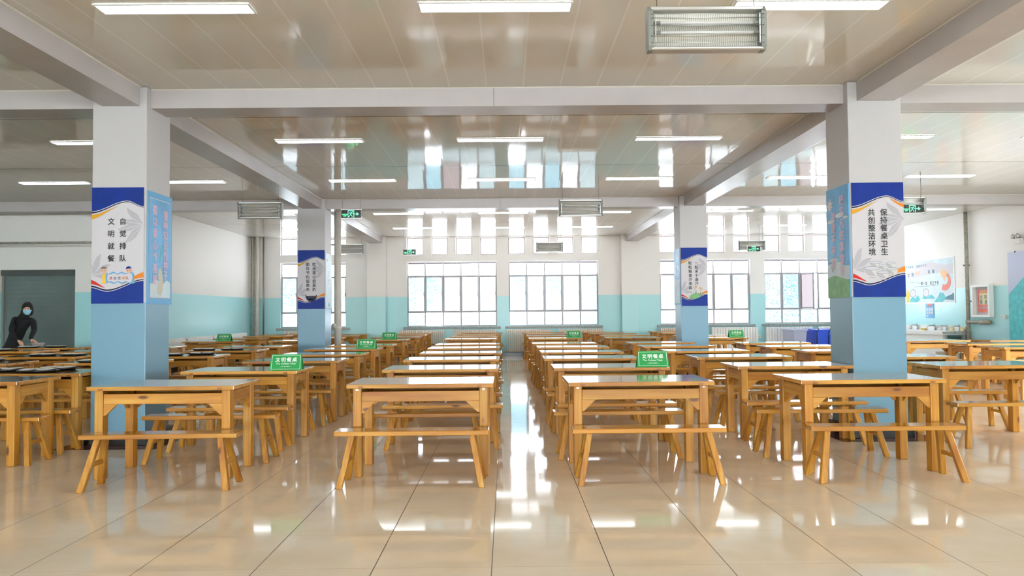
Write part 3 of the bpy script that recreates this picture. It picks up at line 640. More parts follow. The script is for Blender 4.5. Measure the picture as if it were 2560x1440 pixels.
# ------------------------------------------------------------------ pillar posters
def bezier(u, pts):
    for (a, va), (b, vb) in zip(pts, pts[1:]):
        if u <= b or b == pts[-1][0]:
            t = min(1, max(0, (u - a) / (b - a))); t = t * t * (3 - 2 * t); return va + (vb - va) * t
def slogan(px, py, x0, x1, z0, z1, right, left, cfg, label, deco):
    w, h = x1 - x0, z1 - z0
    t = thing('pillar_poster', label, 'poster', (0, 0, 0), 0, 'blue and white slogan posters on the pillars')
    B = Board((x0, py, z1), (1, 0, 0), (0, -1, 0), w, h)
    B.panel(M_PAPER)
    top = lambda u: bezier(u, [(0, 0.205), (0.68, 0.115), (1, 0.165)]); bot = lambda u: bezier(u, [(0, 0.865), (0.3, 0.898), (1, 0.808)])
    leaf = lambda cx, cy_, s, a0: [[(cx + s * q * math.cos(a0 + d) , cy_ + s * q * math.sin(a0 + d) * w / h) for q, d in ((0, 0), (0.55, -0.28), (0.8, -0.16), (1.0, 0.0), (0.7, 0.1), (0.5, 0.25))]]
    clipa = lambda p: [(min(1, max(0, a)), b) for a, b in p]
    for i, (a0, s) in enumerate(((3.35, 0.44), (2.95, 0.5), (2.35, 0.5), (3.95, 0.46))):
        pts = clipa(leaf(0.985, 0.32, s, a0)[0]); B.poly(pts, M_LEAF, 1 + i * 0.2)
    for i, (a0, s) in enumerate(((-1.2, 0.46), (-0.55, 0.42), (0.05, 0.4), (-1.75, 0.34))):
        pts = clipa(leaf(0.02, 0.76, s, a0)[0]); B.poly(pts, M_LEAF, 1 + i * 0.2)
    for a0, s, c in ((3.3, 0.4, (0.985, 0.32)), (2.9, 0.45, (0.985, 0.32)), (2.3, 0.45, (0.985, 0.32)), (-0.9, 0.4, (0.02, 0.76)), (-0.3, 0.36, (0.02, 0.76))):
        e = (c[0] + s * math.cos(a0), c[1] + s * math.sin(a0) * w / h); B.poly(clipa([(c[0], c[1] - 0.004), (e[0], e[1] - 0.002), (e[0], e[1] + 0.002), (c[0], c[1] + 0.004)]), M_VEIN, 2)
    B.band(lambda u: 0, top, M_NAVY, 3); B.band(lambda u: top(u), lambda u: top(u) + 0.006, M_PAPER, 4); B.band(lambda u: top(u) + 0.006, lambda u: top(u) + 0.018 - 0.008 * u, M_DNAVY, 4)
    B.band(lambda u: top(u) + 0.03, lambda u: top(u) + 0.032 + 0.038 * (1 - u / 0.5) ** 1.3, M_GOLD, 4, 0, 0.5)
    B.band(lambda u: bot(u), lambda u: 1, M_NAVY, 3); B.band(lambda u: bot(u) - 0.006, bot, M_PAPER, 4); B.band(lambda u: bot(u) - 0.02 + 0.006 * u, lambda u: bot(u) - 0.006, M_DNAVY, 4)
    B.band(lambda u: bot(u) - 0.035 - 0.035 * (1 - u / 0.26), lambda u: bot(u) - 0.032, M_RED, 4, 0, 0.26)
    B.band(lambda u: bot(u) - 0.03 - 0.045 * ((u - 0.6) / 0.4), lambda u: bot(u) - 0.028, M_ORANGE, 4, 0.6, 1)
    if cfg.get('red_top'): B.band(lambda u: top(u) + 0.022, lambda u: top(u) + 0.024 + 0.03 * (u - 0.72) / 0.28, M_ORANGE, 4, 0.72, 1)
    B.cur = B.t
    B.col(right, cfg['ra'] * w, cfg['b0'] * h, cfg['st'] * h, cfg['sz'] * w, M_INK, 5, 0.014); B.col(left, cfg['la'] * w, cfg.get('b0l', cfg['b0']) * h, cfg['st'] * h, cfg['sz'] * w, M_INK, 5, 0.014)
    B.cur = B.b
    deco(B, w, h); B.done(t)
def deco_queue(B, w, h):
    fr = [(0.30 + 0.50 * i / 24, 0.735 + 0.008 * math.sin(i * 0.8)) for i in range(25)] + [(0.82, 0.78)] + [(0.80 - 0.50 * i / 24, 0.825 + 0.008 * math.sin(i * 0.8)) for i in range(25)] + [(0.28, 0.78)]
    B.poly(fr[::-1], M_SKYD, 6)
    B.poly([(0.55 + (a - 0.55) * 0.9, 0.78 + (b - 0.78) * 0.76) for a, b in fr][::-1], M_PAPER, 7)
    for ch, a, m in zip('请自觉排队', (0.38, 0.46, 0.54, 0.62, 0.69), (M_RED, M_DNAVY, M_INK, M_GOLD, M_RED)): B.char(ch, a * w, 0.783 * h, 0.064 * w, m, 8, 0.008)
    for a, m in ((0.245, M_ORANGE), (0.72, M_NAVY)):
        B.disc(a, 0.715, 0.052, 0.026, M_SKIN, 8); B.disc(a, 0.705, 0.054, 0.024, m if m is M_NAVY else M_WDARK, 9, t0=math.pi, t1=6.2832 - 0.0, n=16)
        for s in (-0.02, 0.02): B.disc(a + s, 0.718, 0.007, 0.004, M_INK, 9, 8)
    B.rect(0.215, 0.275, 0.745, 0.83, M_YEL, 5); B.rect(0.77, 0.82, 0.745, 0.83, M_PGREEN, 5)
def bowl(B, a, b, r, m=M_VEIN, rim=M_PETROL):
    k = B.w / B.h
    B.poly([(a + r * math.cos(math.pi * i / 14), b + r * 1.05 * math.sin(math.pi * i / 14) * k) for i in range(15)], M_PALEGREY, 7)
    B.poly([(a + r * 0.95 * math.cos(math.pi * i / 14) + 0.02 * r, b + r * 0.95 * math.sin(math.pi * i / 14) * k) for i in range(5, 15)] + [(a - r * 0.2, b + 0.01)], M_LEAF, 7.3)
    B.disc(a, b, r, r * 0.24 * k, rim, 7.6); B.disc(a, b, r * 0.95, r * 0.20 * k, M_VEIN, 7.9)
    B.rect(a - r * 0.4, a + r * 0.4, b + r * 1.02 * k, b + r * 1.15 * k, M_LEAF, 7.2)
def deco_bowls(B, w, h):
    for a, b, r in ((0.43, 0.70, 0.12), (0.72, 0.705, 0.095), (0.575, 0.725, 0.085), (0.74, 0.755, 0.12), (0.36, 0.75, 0.16), (0.57, 0.785, 0.125)): bowl(B, a, b, r)
def deco_rice(B, w, h):
    k = w / h
    B.poly([(0.5 + 0.21 * math.cos(math.pi * i / 16), 0.775 + 0.23 * math.sin(math.pi * i / 16) * k) for i in range(17)], M_DNAVY, 7)
    B.disc(0.5, 0.775, 0.215, 0.028, M_INK, 7.3); B.poly([(0.5 - 0.18 * math.cos(math.pi * i / 16), 0.778 - 0.1 * math.sin(math.pi * i / 16) * k * 1.4) for i in range(17)], M_PAPER, 7.6)
    B.rect(0.42, 0.58, 0.83, 0.845, M_DNAVY, 7)
def deco_farm(B, w, h):
    B.poly([(0.28, 0.86), (0.5, 0.885), (0.74, 0.845), (0.72, 0.79), (0.62, 0.775), (0.46, 0.79), (0.36, 0.81)], M_PGREEN, 5)
    for a, b, s in ((0.55, 0.70, 1), (0.72, 0.72, -1)):
        B.disc(a, b - 0.025, 0.035, 0.014, M_GOLD, 7); B.poly([(a - 0.03, b + 0.05), (a + 0.04, b + 0.05), (a + 0.03, b - 0.01), (a - 0.02, b - 0.01)], M_SAND, 6)
        B.poly([(a - 0.03, b + 0.1), (a, b + 0.1), (a + 0.03, b + 0.05), (a - 0.01, b + 0.05)], M_GREY, 6); B.poly([(a - 0.12 * s, b - 0.03), (a - 0.105 * s, b - 0.03), (a + 0.02 * s, b + 0.03), (a + 0.005 * s, b + 0.03)][::s], M_WDARK, 7)
    for a in (0.36, 0.44, 0.78): B.poly([(a, 0.80), (a + 0.012, 0.80), (a + 0.03, 0.74), (a + 0.02, 0.74)], M_PGREEN, 6)
ZT, ZBm = 2.725, 1.492
L1 = dict(ra=0.60, la=0.375, b0=0.295, st=0.106, sz=0.135); L2 = dict(ra=0.61, la=0.375, b0=0.245, st=0.071, sz=0.14)
R1 = dict(ra=0.61, la=0.375, b0=0.262, st=0.069, sz=0.142, red_top=1); R2 = dict(ra=0.585, la=0.345, b0=0.265, st=0.071, sz=0.14)
slogan(0, YP[0], XP[0] + 0.005, XP[0] + PW - 0.018, ZBm, ZT, '自觉排队', '文明就餐', L1, 'blue and white slogan poster with two cartoon children, near left pillar', deco_queue)
slogan(0, YP[1], XP[0] + 0.003, XP[0] + PW - 0.003, ZBm - 0.01, ZT - 0.005, '粒米虽小君莫扔', '勤俭节约留美名', L2, 'blue and white slogan poster with a rice bowl, far left pillar', deco_rice)
slogan(0, YP[0], XP[1] + 0.012, XP[1] + PW - 0.003, ZBm - 0.003, ZT - 0.01, '保持餐桌卫生', '共创整洁环境', R1, 'blue and white slogan poster with six white bowls, near right pillar', deco_bowls)
slogan(0, YP[1], XP[1] + 0.012, XP[1] + PW - 0.008, ZBm - 0.02, ZT - 0.02, '一粒米千滴汗', '粒粒粮食汗来换', R2, 'blue and white slogan poster with farm workers, far right pillar', deco_farm)
# side posters
t = thing('side_poster', 'sky blue poster with pink lettering and white footprint shape, side of near left pillar', 'poster')
B = Board((XP[0] + PW, YP[0] + 0.012, 2.70), (0, 1, 0), (1, 0, 0), PW + 0.02, 1.215); B.panel(M_SKYD)
for q in ((0.07, 0.93, 0.055, 0.945),): B.rect(*q, M_PAPER, 1); B.rect(0.085, 0.915, 0.062, 0.938, M_SKY, 2)
B.band(lambda u: 0.80 + 0.02 * math.sin(u * 14), lambda u: 0.938, M_PALE, 3, 0.085, 0.915)
B.poly([(0.36, 0.90), (0.5, 0.925), (0.6, 0.88), (0.62, 0.8), (0.56, 0.70), (0.5, 0.665), (0.42, 0.69), (0.4, 0.75), (0.44, 0.8), (0.36, 0.86)], M_SAND, 4); B.poly([(0.42, 0.62), (0.62, 0.42), (0.6, 0.50), (0.5, 0.60)], M_TEAL, 4)
B.cur = B.t; B.col('播种知识的种子', 0.70 * B.w, 0.185 * B.h, 0.092 * B.h, 0.115, M_PINK, 5, 0.016); B.col('要以爱心作基肥', 0.27 * B.w, 0.16 * B.h, 0.104 * B.h, 0.115, M_PINK, 5, 0.016); B.done(t)
t = thing('side_poster', 'blue sky poster with white sun and dandelion, side of near right pillar', 'poster')
B = Board((XP[1], YP[0] + PW, 2.715), (0, -1, 0), (-1, 0, 0), PW - 0.005, 1.225); B.panel(M_SKY)
for u0, u1, m in ((0.70, 0.82, M_PALE), (0.82, 1.0, M_PGREEN)): B.band(lambda u, a=u0: a - 0.02 * math.sin(u * 5), lambda u, b=u1: b - (0.02 * math.sin(u * 5) if b < 1 else 0), m, 1)
B.poly([(0.16 + (0.17 if i % 2 else 0.075) * math.cos(i * math.pi / 9), 0.15 + (0.08 if i % 2 else 0.035) * math.sin(i * math.pi / 9)) for i in range(18)], M_PAPER, 2)
for a, b, r in ((0.2, 0.30, 0.16), (0.6, 0.26, 0.2), (0.85, 0.29, 0.12), (0.3, 0.66, 0.2), (0.5, 0.70, 0.22)): B.disc(a, b, r, r * 0.11, M_PALE, 1.4 + a)
for k in range(9): B.poly([(0.25, 0.77), (0.26, 0.77), (0.26 + 0.12 * math.cos(k * 0.7), 0.68 + 0.05 * math.sin(k * 0.7)), (0.25 + 0.12 * math.cos(k * 0.7), 0.68 + 0.05 * math.sin(k * 0.7))], M_LEAF, 3 + k * .1)
B.cur = B.t; B.col('把平凡的事做好', 0.70 * B.w, 0.13 * B.h, 0.105 * B.h, 0.12, M_PINK, 5, 0.016); B.col('就是不平凡', 0.32 * B.w, 0.26 * B.h, 0.105 * B.h, 0.12, M_PINK, 5, 0.016); B.done(t)
t = thing('side_poster', 'pale blue poster with white lettering, side of far right pillar', 'poster')
B = Board((XP[1], YP[1] + PW, 2.70), (0, -1, 0), (-1, 0, 0), PW - 0.01, 1.20); B.panel(M_SKY); B.rect(0.06, 0.94, 0.55, 0.97, M_PALE, 1); B.cur = B.t
B.col('节约粮食', 0.68 * B.w, 0.2 * B.h, 0.14 * B.h, 0.13, M_PAPER, 3, 0.016); B.col('从我做起', 0.3 * B.w, 0.28 * B.h, 0.14 * B.h, 0.13, M_PAPER, 3, 0.016); B.done(t)
t = thing('side_poster', 'pale grey notice sheet, side of far left pillar', 'poster')
B = Board((XP[0] + PW, YP[1] + 0.02, 2.66), (0, 1, 0), (1, 0, 0), PW - 0.03, 1.16); B.panel(M_PALE)
for k in range(9): B.rect(0.3, 0.42 + 0.3 * random.random(), 0.32 + k * 0.028, 0.332 + k * 0.028, M_LEAF, 1)
B.poly([(0.3, 0.97), (0.7, 0.97), (0.7, 0.93), (0.5, 0.90)], M_TEAL, 1); B.disc(0.25, 0.12, 0.1, 0.03, M_LEAF, 1); B.done(t)

# ------------------------------------------------------------------ radiators
def radiator(o, r, n, w, z0, z1, label, m, pitch=0.06, flat=False):
    t = thing('radiator', label, 'radiator', o, 0, 'radiators under the windows'); r, n = Vector(r), Vector(n); b = MB(); k = int(w / pitch); pt = w / k
    P = lambda a, d, z: r * a + n * d + Vector((0, 0, z))
    for i in range(k):
        c = (i + 0.5) * pt; hw = pt * (0.46 if flat else 0.36)
        for d0, d1 in (((0.02, 0.1),) if flat else ((0.02, 0.055), (0.075, 0.11))):
            sec = [(c - hw, d0), (c + hw, d0), (c + hw, d1 - 0.012), (c + hw * 0.5, d1), (c - hw * 0.5, d1), (c - hw, d1 - 0.012)]
            zz = [z0 + 0.02, z0 + 0.04, z1 - 0.04, z1 - 0.012, z1]; sc_ = [0.6, 1, 1, 0.9, 0.5]; vs = []
            for z, s in zip(zz, sc_): vs += [P(c + (a - c) * s, d, z) for a, d in sec]
            fs = [tuple(range(5, -1, -1)), tuple(24 + q for q in range(6))] + [(l * 6 + q, l * 6 + (q + 1) % 6, l * 6 + 6 + (q + 1) % 6, l * 6 + 6 + q) for l in range(4) for q in range(6)]
            if n.cross(r).z < 0: fs = [f[::-1] for f in fs]
            b.add(vs, fs)
    for z in (z0 + 0.06, z1 - 0.06): b.tube([P(0.005, 0.065, z), P(w - 0.005, 0.065, z)], 0.026 if not flat else 0.015, 8)
    b.build('sections', m, t)
    for a in (0.0, w): MB().tube([P(a, 0.065, z0 + 0.06), P(a + (-0.05 if a == 0 else 0.05), 0.065, z0 + 0.06), P(a + (-0.05 if a == 0 else 0.05), 0.065, 0.0)], 0.012, 8).build('feed_pipe', M_PIPEW, t)
yb = YB - 0.012
for a, b, lab, m, fl_ in ((-6.95, -5.55, 'cream ribbed radiator under the far left window', M_RAD, 0), (-3.354, -1.96, 'cream ribbed radiator under the left half of the left centre window', M_RAD, 0), (-1.679, -0.323, 'cream ribbed radiator under the right half of the left centre window', M_RAD, 0),
        (-0.014, 1.367, 'cream ribbed radiator at the end of the aisle', M_RAD, 0), (1.627, 3.008, 'cream ribbed radiator behind the small sign right of the aisle', M_RAD, 0), (4.81, 6.18, 'cream ribbed radiator left of the second right pillar', M_RAD, 0),
        (6.42, 7.87, 'white radiator right of the second right pillar, behind a green sign', M_RADW, 1), (8.13, 9.6, 'white radiator behind the lilac tub', M_RADW, 1), (9.8, 11.2, 'white radiator behind the blue bin', M_RADW, 1)):
    radiator((a, yb - 0.3, 0), (1, 0, 0), (0, -1, 0), b - a, 0.13 if not fl_ else 0.13, 0.85, lab, m, 0.06 if not fl_ else 0.085, fl_)
for a, b, lab in ((17.7, 19.15, 'white radiator on the left side wall, nearest of three'), (19.3, 20.9, 'white radiator on the left side wall, middle of three'), (21.05, 23.65, 'white radiator on the left side wall, farthest of three')):
    radiator((XLB + 0.03, a, 0), (0, 1, 0), (1, 0, 0), b - a, 0.13, 0.83, lab, M_RADW, 0.06, 0)

# ------------------------------------------------------------------ pipes
def pipe(name, pts, r, m, label, extra=None):
    t = thing(name, label, 'pipe'); MB().tube(pts, r, 14).build('pipe_run', m, t)
    if extra: extra(t)
    return t
def ex1(t):
    MB().tube([(-3.81, 17.5, 1.02), (-3.81, 17.5, 1.09)], 0.09, 16).build('joint_collar', M_PIPEW, t)
    MB().tube([(-3.86, 17.42, 1.1), (-3.88, 17.38, 1.1)], 0.062, 16).build('access_cap', M_PIPEW, t)
    MB().tube([(-3.75, 17.5, 2.93), (-3.99, 17.4, 2.93), (-4.05, 17.0, 2.96)], 0.015, 8).build('bracket', M_WIRE, t)
pipe('drain_pipe', [(-3.81, 17.5, 0), (-3.81, 17.5, HC)], 0.078, M_PIPEW, 'thick white vertical pipe just right of the far left pillar', ex1)
def ex2(t):
    MB().tube([(XR - 0.07, 19.45, 1.03), (XR - 0.07, 18.62, 1.035)], 0.04, 12).build('branch_pipe', M_PIPEG, t)
    MB().tube([(XR - 0.07, 18.95, 1.033), (XR - 0.07, 18.60, 1.035)], 0.058, 12).build('pipe_lagging', M_PIPEG, t)
    MB().tube([(XR - 0.07, 19.45, 0.98), (XR - 0.07, 19.45, 1.08)], 0.06, 12).build('joint_collar', M_PIPEG, t)
    MB().tube([(XR - 0.16, 19.45, 2.46), (XR - 0.003, 19.45, 2.46)], 0.018, 8).build('clamp', M_WIRE, t)
pipe('heating_pipe', [(XR - 0.07, 19.45, 0), (XR - 0.07, 19.45, HC)], 0.045, M_PIPEG, 'worn grey vertical pipe on the right wall beside the sinks', ex2)
for x, r, lab, m in ((-7.98, 0.02, 'thin grey corner pipe nearest the left side wall', M_PIPEG), (-7.90, 0.035, 'rusty grey pipe in the back left corner', M_PIPEG), (-7.79, 0.05, 'thick cream pipe in the back left corner', M_PIPEW), (-7.60, 0.025, 'thin dark pipe right of the back left corner', M_WIRE)):
    pipe('corner_pipe', [(x, YB - 0.37, 0), (x, YB - 0.37, HC)], r, m, lab)
t = thing('wall_pipe', 'pair of thin grey pipes along the wall above the shutter', 'pipe')
for z, r in ((3.0, 0.028), (2.93, 0.022)): MB().tube([(XL + 0.05, YD - 0.05, z), (XLB - 0.3, YD - 0.05, z)], r, 10).build('pipe_run', M_PIPEG if r > .025 else M_PIPEW, t)

# ------------------------------------------------------------------ back right corner: bins, sinks, notices
def tub(x0, x1, y0, y1, z1, m, name, label, loop=False):
    t = thing(name, label, 'bin'); tp = 0.05
    b = MB(); b.hexa([(x0 + tp, y0 + tp, 0.08), (x1 - tp, y0 + tp, 0.08), (x1 - tp, y1 - tp, 0.08), (x0 + tp, y1 - tp, 0.08)], [(x0, y0, z1), (x1, y0, z1), (x1, y1, z1), (x0, y1, z1)])
    b.build('body', m, t, 0.02, 2)
    r = MB(); e = 0.02
    for q in ((x0 - e, x1 + e, y0 - e, y0 + e), (x0 - e, x1 + e, y1 - e, y1 + e), (x0 - e, x0 + e, y0 + e, y1 - e), (x1 - e, x1 + e, y0 + e, y1 - e)): r.box(*q, z1 - 0.03, z1 + 0.012)
    r.build('rim', m, t, 0.004)
    for x in (x0 + 0.1, x1 - 0.1):
        for y in (y0 + 0.1, y1 - 0.1): MB().tube([(x - 0.015, y, 0.04), (x + 0.015, y, 0.04)], 0.04, 12).build('castor', M_BLACK, t)
    if loop:
        for x in (x0 - 0.02, x0 + 0.32): MB().tube([(x, y0 - 0.03, 0.2), (x + 0.01, y0 - 0.04, z1 - 0.06), (x + 0.06, y0 - 0.03, z1 + 0.03), (x + 0.12, y0 + 0.1, z1 + 0.05)], 0.014, 8).build('handle', M_BLACK, t)
    if loop: MB().tube([(x0 + 0.62, y0 + 0.01, 0.5), (x0 + 0.62, y0 - 0.005, 0.5)], 0.03, 14).build('drain_plug', M_BING, t)
    return t
tub(8.22, 8.62, 22.2, 23.1, 0.80, M_BING, 'plastic_tub', 'lilac grey plastic tub beside the blue bin')
tub(8.86, 9.75, 22.1, 23.1, 0.80, M_BINB, 'wheeled_bin', 'bright blue wheeled bin with black handles by the windows', True)
# wash trough on the right wall
t = thing('wash_trough', 'long white tiled wash trough with taps on the right wall', 'sink')
x0, x1, y0, y1 = XR - 0.62, XR - 0.002, 19.6, 23.2
b = MB(); b.box(x0, x1, y0, y1, 0.70, 0.74); b.box(x0, x0 + 0.05, y0, y1, 0.74, 0.79); b.box(x0, x1, y0, y0 + 0.05, 0.74, 0.79); b.box(x0, x1, y1 - 0.05, y1, 0.74, 0.79); b.box(x1 - 0.1, x1, y0, y1, 0.74, 0.79)
b.build('basin', M_RADW, t)
box(x1 - 0.03, x1, y0, y1, 0.79, 0.925).build('backsplash', M_RADW, t)
e = MB(); e.prism([(x0 - 0.01, 0.72), (x1, 0.72), (x1, 0.93), (x1 - 0.05, 0.92), (x1 - 0.09, 0.80), (x0 - 0.01, 0.79)], 1, y0 - 0.03, y0 - 0.001); e.build('end_panel', M_STONE, t)
box(x0 + 0.06, x0 + 0.1, y0 + 0.1, y1, 0.12, 0.70).build('front_panel', M_RADW, t)
for y in (y0 + 0.02, y1 - 0.12):
    for x in (x0 + 0.04, x1 - 0.12): box(x, x + 0.07, y, y + 0.07, 0, 0.70).build('leg', M_STONE, t)
for i, y in enumerate((19.85, 20.45, 21.0, 21.9, 22.7)):
    tp = thing('tap', 'chrome tap over the trough, %s from the window wall' % ['fifth', 'fourth', 'third', 'second', 'first'][i], 'tap', (0, 0, 0), 0, 'chrome taps over the wash trough')
    MB().tube([(x1 - 0.06, y, 0.79), (x1 - 0.06, y, 0.93)], 0.02, 10).build('post', M_STEEL, tp)
    MB().tube([(x1 - 0.06, y, 0.90), (x1 - 0.16, y, 0.925), (x1 - 0.24, y, 0.91), (x1 - 0.28, y, 0.87)], [0.018, 0.016, 0.014, 0.012], 8).build('spout', M_STEEL, tp)
    MB().tube([(x1 - 0.06, y, 0.935), (x1 - 0.10, y, 0.965)], 0.012, 8).build('lever', M_STEEL, tp)
for i, (y, m) in enumerate(((19.72, M_CREAM), (20.2, M_CREAM), (20.75, M_SOFT), (22.3, M_SOFT))):
    s = thing('soap_bottle', ['yellow pump soap bottle nearest the trough end', 'pale pump soap bottle between the last two taps', 'white pump soap bottle beside the third tap', 'white pump soap bottle far along the trough'][i], 'soap bottle', (x1 - 0.07, y, 0.79), 0, 'pump soap bottles on the trough')
    MB().lathe([(0, 0), (0.04, 0), (0.043, 0.02), (0.043, 0.08), (0.015, 0.1), (0.012, 0.11), (0, 0.11)], n=14).build('bottle', m, s); MB().tube([(0, 0, 0.11), (0, 0, 0.145), (-0.035, 0, 0.14)], 0.006, 6).build('pump', M_SOFT, s)
tag(MB().lathe([(0, 0), (0.05, 0), (0.085, 0.035), (0.09, 0.037), (0.088, 0.041), (0.05, 0.008), (0, 0.008)], n=18).build('soap_dish', M_YEL), 'yellow soap dish on the wash trough rim', 'dish').location = (x1 - 0.1, 21.5, 0.79)
for i, (x, y) in enumerate(((10.85, 19.3), (10.75, 18.6), (10.9, 17.9))):
    tag(MB().lathe([(0, 0), (0.11, 0), (0.14, 0.30), (0.15, 0.30), (0.15, 0.315), (0.132, 0.315), (0.105, 0.01), (0, 0.01)], n=20).build('bucket', M_SOFT), 'white bucket seen under the tables before the trough, %s' % ['left', 'middle', 'right'][i], 'bucket', 'white buckets on the floor').location = (x, y, 0)
t = thing('low_cabinet', 'maroon low cabinet against the right wall below the grey pipe', 'cabinet')
box(XR - 0.4, XR - 0.13, 17.6, 19.15, 0.0, 0.56).build('carcass', M_MAROON, t, 0.006); box(XR - 0.42, XR - 0.125, 17.58, 19.17, 0.56, 0.59).build('cabinet_top', M_MAROON, t)
for y in (17.62, 18.39): box(XR - 0.415, XR - 0.4, y, y + 0.74, 0.06, 0.54).build('cabinet_door', M_MAROON, t)
# large notice board
t = thing('wall_poster', 'large pale blue information poster with coral emblem on the right wall', 'poster')
B = Board((XR, 22.75, 2.745), (0, -1, 0), (-1, 0, 0), 2.65, 1.22); B.panel(M_RADW); B.rect(0.012, 0.988, 0.02, 0.98, M_PALE, 1)
B.band(lambda u: 0.12 + 0.05 * math.sin(u * 9), lambda u: 0.36 + 0.03 * math.sin(u * 7), M_VEIN, 2, 0.012, 0.988)
for pts, m, l in (([(0.62, 0.98), (0.78, 0.98), (0.86, 0.9), (0.80, 0.78), (0.74, 0.76), (0.70, 0.86)], M_TEAL, 3), ([(0.82, 0.92), (0.985, 0.94), (0.985, 0.78), (0.93, 0.83), (0.87, 0.85)], M_PETROL, 3.2), ([(0.14, 0.96), (0.3, 0.97), (0.36, 0.92), (0.32, 0.80), (0.26, 0.88), (0.2, 0.82)], M_TEAL, 3), ([(0.40, 0.9), (0.66, 0.9), (0.58, 0.80), (0.5, 0.86), (0.43, 0.80)], M_TEAL, 3.1), ([(0.08, 0.97), (0.13, 0.97), (0.16, 0.8), (0.11, 0.64), (0.07, 0.78)], M_YEL, 3.3)): B.poly(pts, m, l)
def hexb(a):
    for s, m, l in ((1, M_PETROL, 4), (0.9, M_PAPER, 4.4)): B.poly([(a + 0.055 * s * x, 0.76 + 0.11 * s * y) for x, y in ((0, 1), (1, 0.5), (1, -0.5), (0, -1), (-1, -0.5), (-1, 0.5))], m, l)
hexb(0.22); hexb(0.48)
for s, m in ((1, M_PEACH),): B.poly([(0.755, 0.34), (0.80, 0.25), (0.885, 0.34), (0.83, 0.52)], m, 4)
B.poly([(0.83 + 0.11 * math.cos(a), 0.53 + 0.2 * math.sin(a)) for a in [-1.1 + 0.17 * i for i in range(20)]] + [(0.83 + 0.06 * math.cos(a), 0.50 + 0.10 * math.sin(a)) for a in [-1.1 + 0.17 * i for i in range(19, -1, -1)]], M_CORAL, 4.2)
B.rect(0.17, 0.34, 0.50, 0.505, M_PETROL, 3); B.rect(0.24, 0.72, 0.605, 0.612, M_PETROL, 3)
B.cur = B.t
B.row('树文明新风 倡勤俭节约', 0.14, 0.165, 0.115, 0.085, M_PETROL, 5, 0.004)
for ch, a, b in zip('文明用餐', (0.13, 0.21, 0.52, 0.60), (0.30, 0.29, 0.265, 0.26)): B.char(ch, a * B.w * 1.05, b * B.h * 1.05 + 0.02, 0.12, M_PETROL, 5, 0.012)
B.row('光盘', 0.29 * B.w, 0.29 * B.h, 0.14, 0.11, M_PEACH, 5, 0.01)
B.row('一粥一饭 来之不易', 0.36 * B.w, 0.545 * B.h, 0.115, 0.11, M_DNAVY, 5, 0.01); B.done(t)
t = thing('notice_sheet', 'small blue hand washing notice with red heading below the large poster', 'notice')
B = Board((XR, 21.53, 1.515), (0, -1, 0), (-1, 0, 0), 0.41, 0.40); B.panel(M_SKY); B.rect(0, 1, 0, 0.04, M_NAVY, 1)
B.rect(0.2, 0.8, 0.0, 0.2, M_RED, 2); B.row('洗手法', 0.12, 0.04, 0.085, 0.075, M_PAPER, 3, 0.01)
for i in range(7): B.rect(0.1 + 0.29 * (i % 3), 0.32 + 0.29 * (i % 3), 0.32 + 0.22 * (i // 3), 0.5 + 0.22 * (i // 3), M_PAPER, 2)
B.done(t)
t = thing('notice_cabinet', 'white framed notice cabinet with a red sheet on the right wall', 'notice board')
y0c, y1c = 19.24, 18.5
b = MB(); 
for q in ((y1c, y0c, 1.15, 1.21), (y1c, y0c, 1.89, 1.95), (y1c, y1c + 0.07, 1.21, 1.89), (y0c - 0.07, y0c, 1.21, 1.89)): b.box(XR - 0.12, XR - 0.003, q[0], q[1], q[2], q[3])
b.build('frame', M_RADW, t, 0.004); box(XR - 0.02, XR - 0.004, y1c + 0.07, y0c - 0.07, 1.21, 1.89).build('back_panel', M_VEIN, t)
B = Board((XR - 0.021, 19.08, 1.83), (0, -1, 0), (-1, 0, 0), 0.44, 0.56); B.panel(M_CORAL); B.rect(0.12, 0.88, 0.16, 0.66, M_CREAM, 1); B.row('健康提示', 0.09, 0.045, 0.085, 0.07, M_CREAM, 2, 0.01)
B.row('文明', 0.13, 0.19, 0.18, 0.12, M_PETROL, 2, 0.01); B.row('餐桌', 0.13, 0.31, 0.18, 0.12, M_PETROL, 2, 0.01); B.row('从我做起', 0.09, 0.44, 0.085, 0.075, M_PAPER, 2, 0.01); B.done(t, 'red_sheet')
MB().tube([(XR - 0.12, 19.22, 1.55), (XR - 0.14, 19.22, 1.55)], 0.015, 8).build('lock', M_BLACK, t)
t = thing('wall_switch', 'small white switch box below and right of the notice cabinet', 'switch')
box(XR - 0.05, XR - 0.002, 18.07, 18.18, 1.12, 1.22).build('switch_box', M_SOFT, t, 0.004); box(XR - 0.056, XR - 0.05, 18.1, 18.15, 1.14, 1.2).build('rocker', M_VEIN, t)
t = thing('wall_socket', 'white socket plate under the windows beside the blue bin wall', 'socket')
box(7.98, 8.08, YB - 0.012, YB - 0.001, 0.5, 0.6).build('plate', M_SOFT, t, 0.003); box(8.0, 8.06, YB - 0.014, YB - 0.012, 0.53, 0.57).build('outlet', M_VEIN, t)
t = thing('emergency_light', 'white twin head emergency light high on the right wall', 'emergency light')
box(XR - 0.09, XR - 0.002, 17.38, 17.62, 2.83, 2.95).build('battery_box', M_SOFT, t, 0.006)
for y in (17.42, 17.58):
    MB().tube([(XR - 0.06, y, 2.95), (XR - 0.07, y, 2.98)], 0.015, 8).build('swivel', M_GREY, t); MB().tube([(XR - 0.05, y, 2.99), (XR - 0.09, y + 0.01, 3.0), (XR - 0.13, y + 0.02, 3.01)], [0.03, 0.05, 0.062], 14).build('lamp_head', M_ALU, t)
t = thing('hanging_banner', 'pale lilac banner with blue wave at the right frame edge', 'banner')
B = Board((XR - 0.03, 17.9, 2.66), (0, -1, 0), (-1, 0, 0), 1.2, 2.1); B.panel(M_BING)
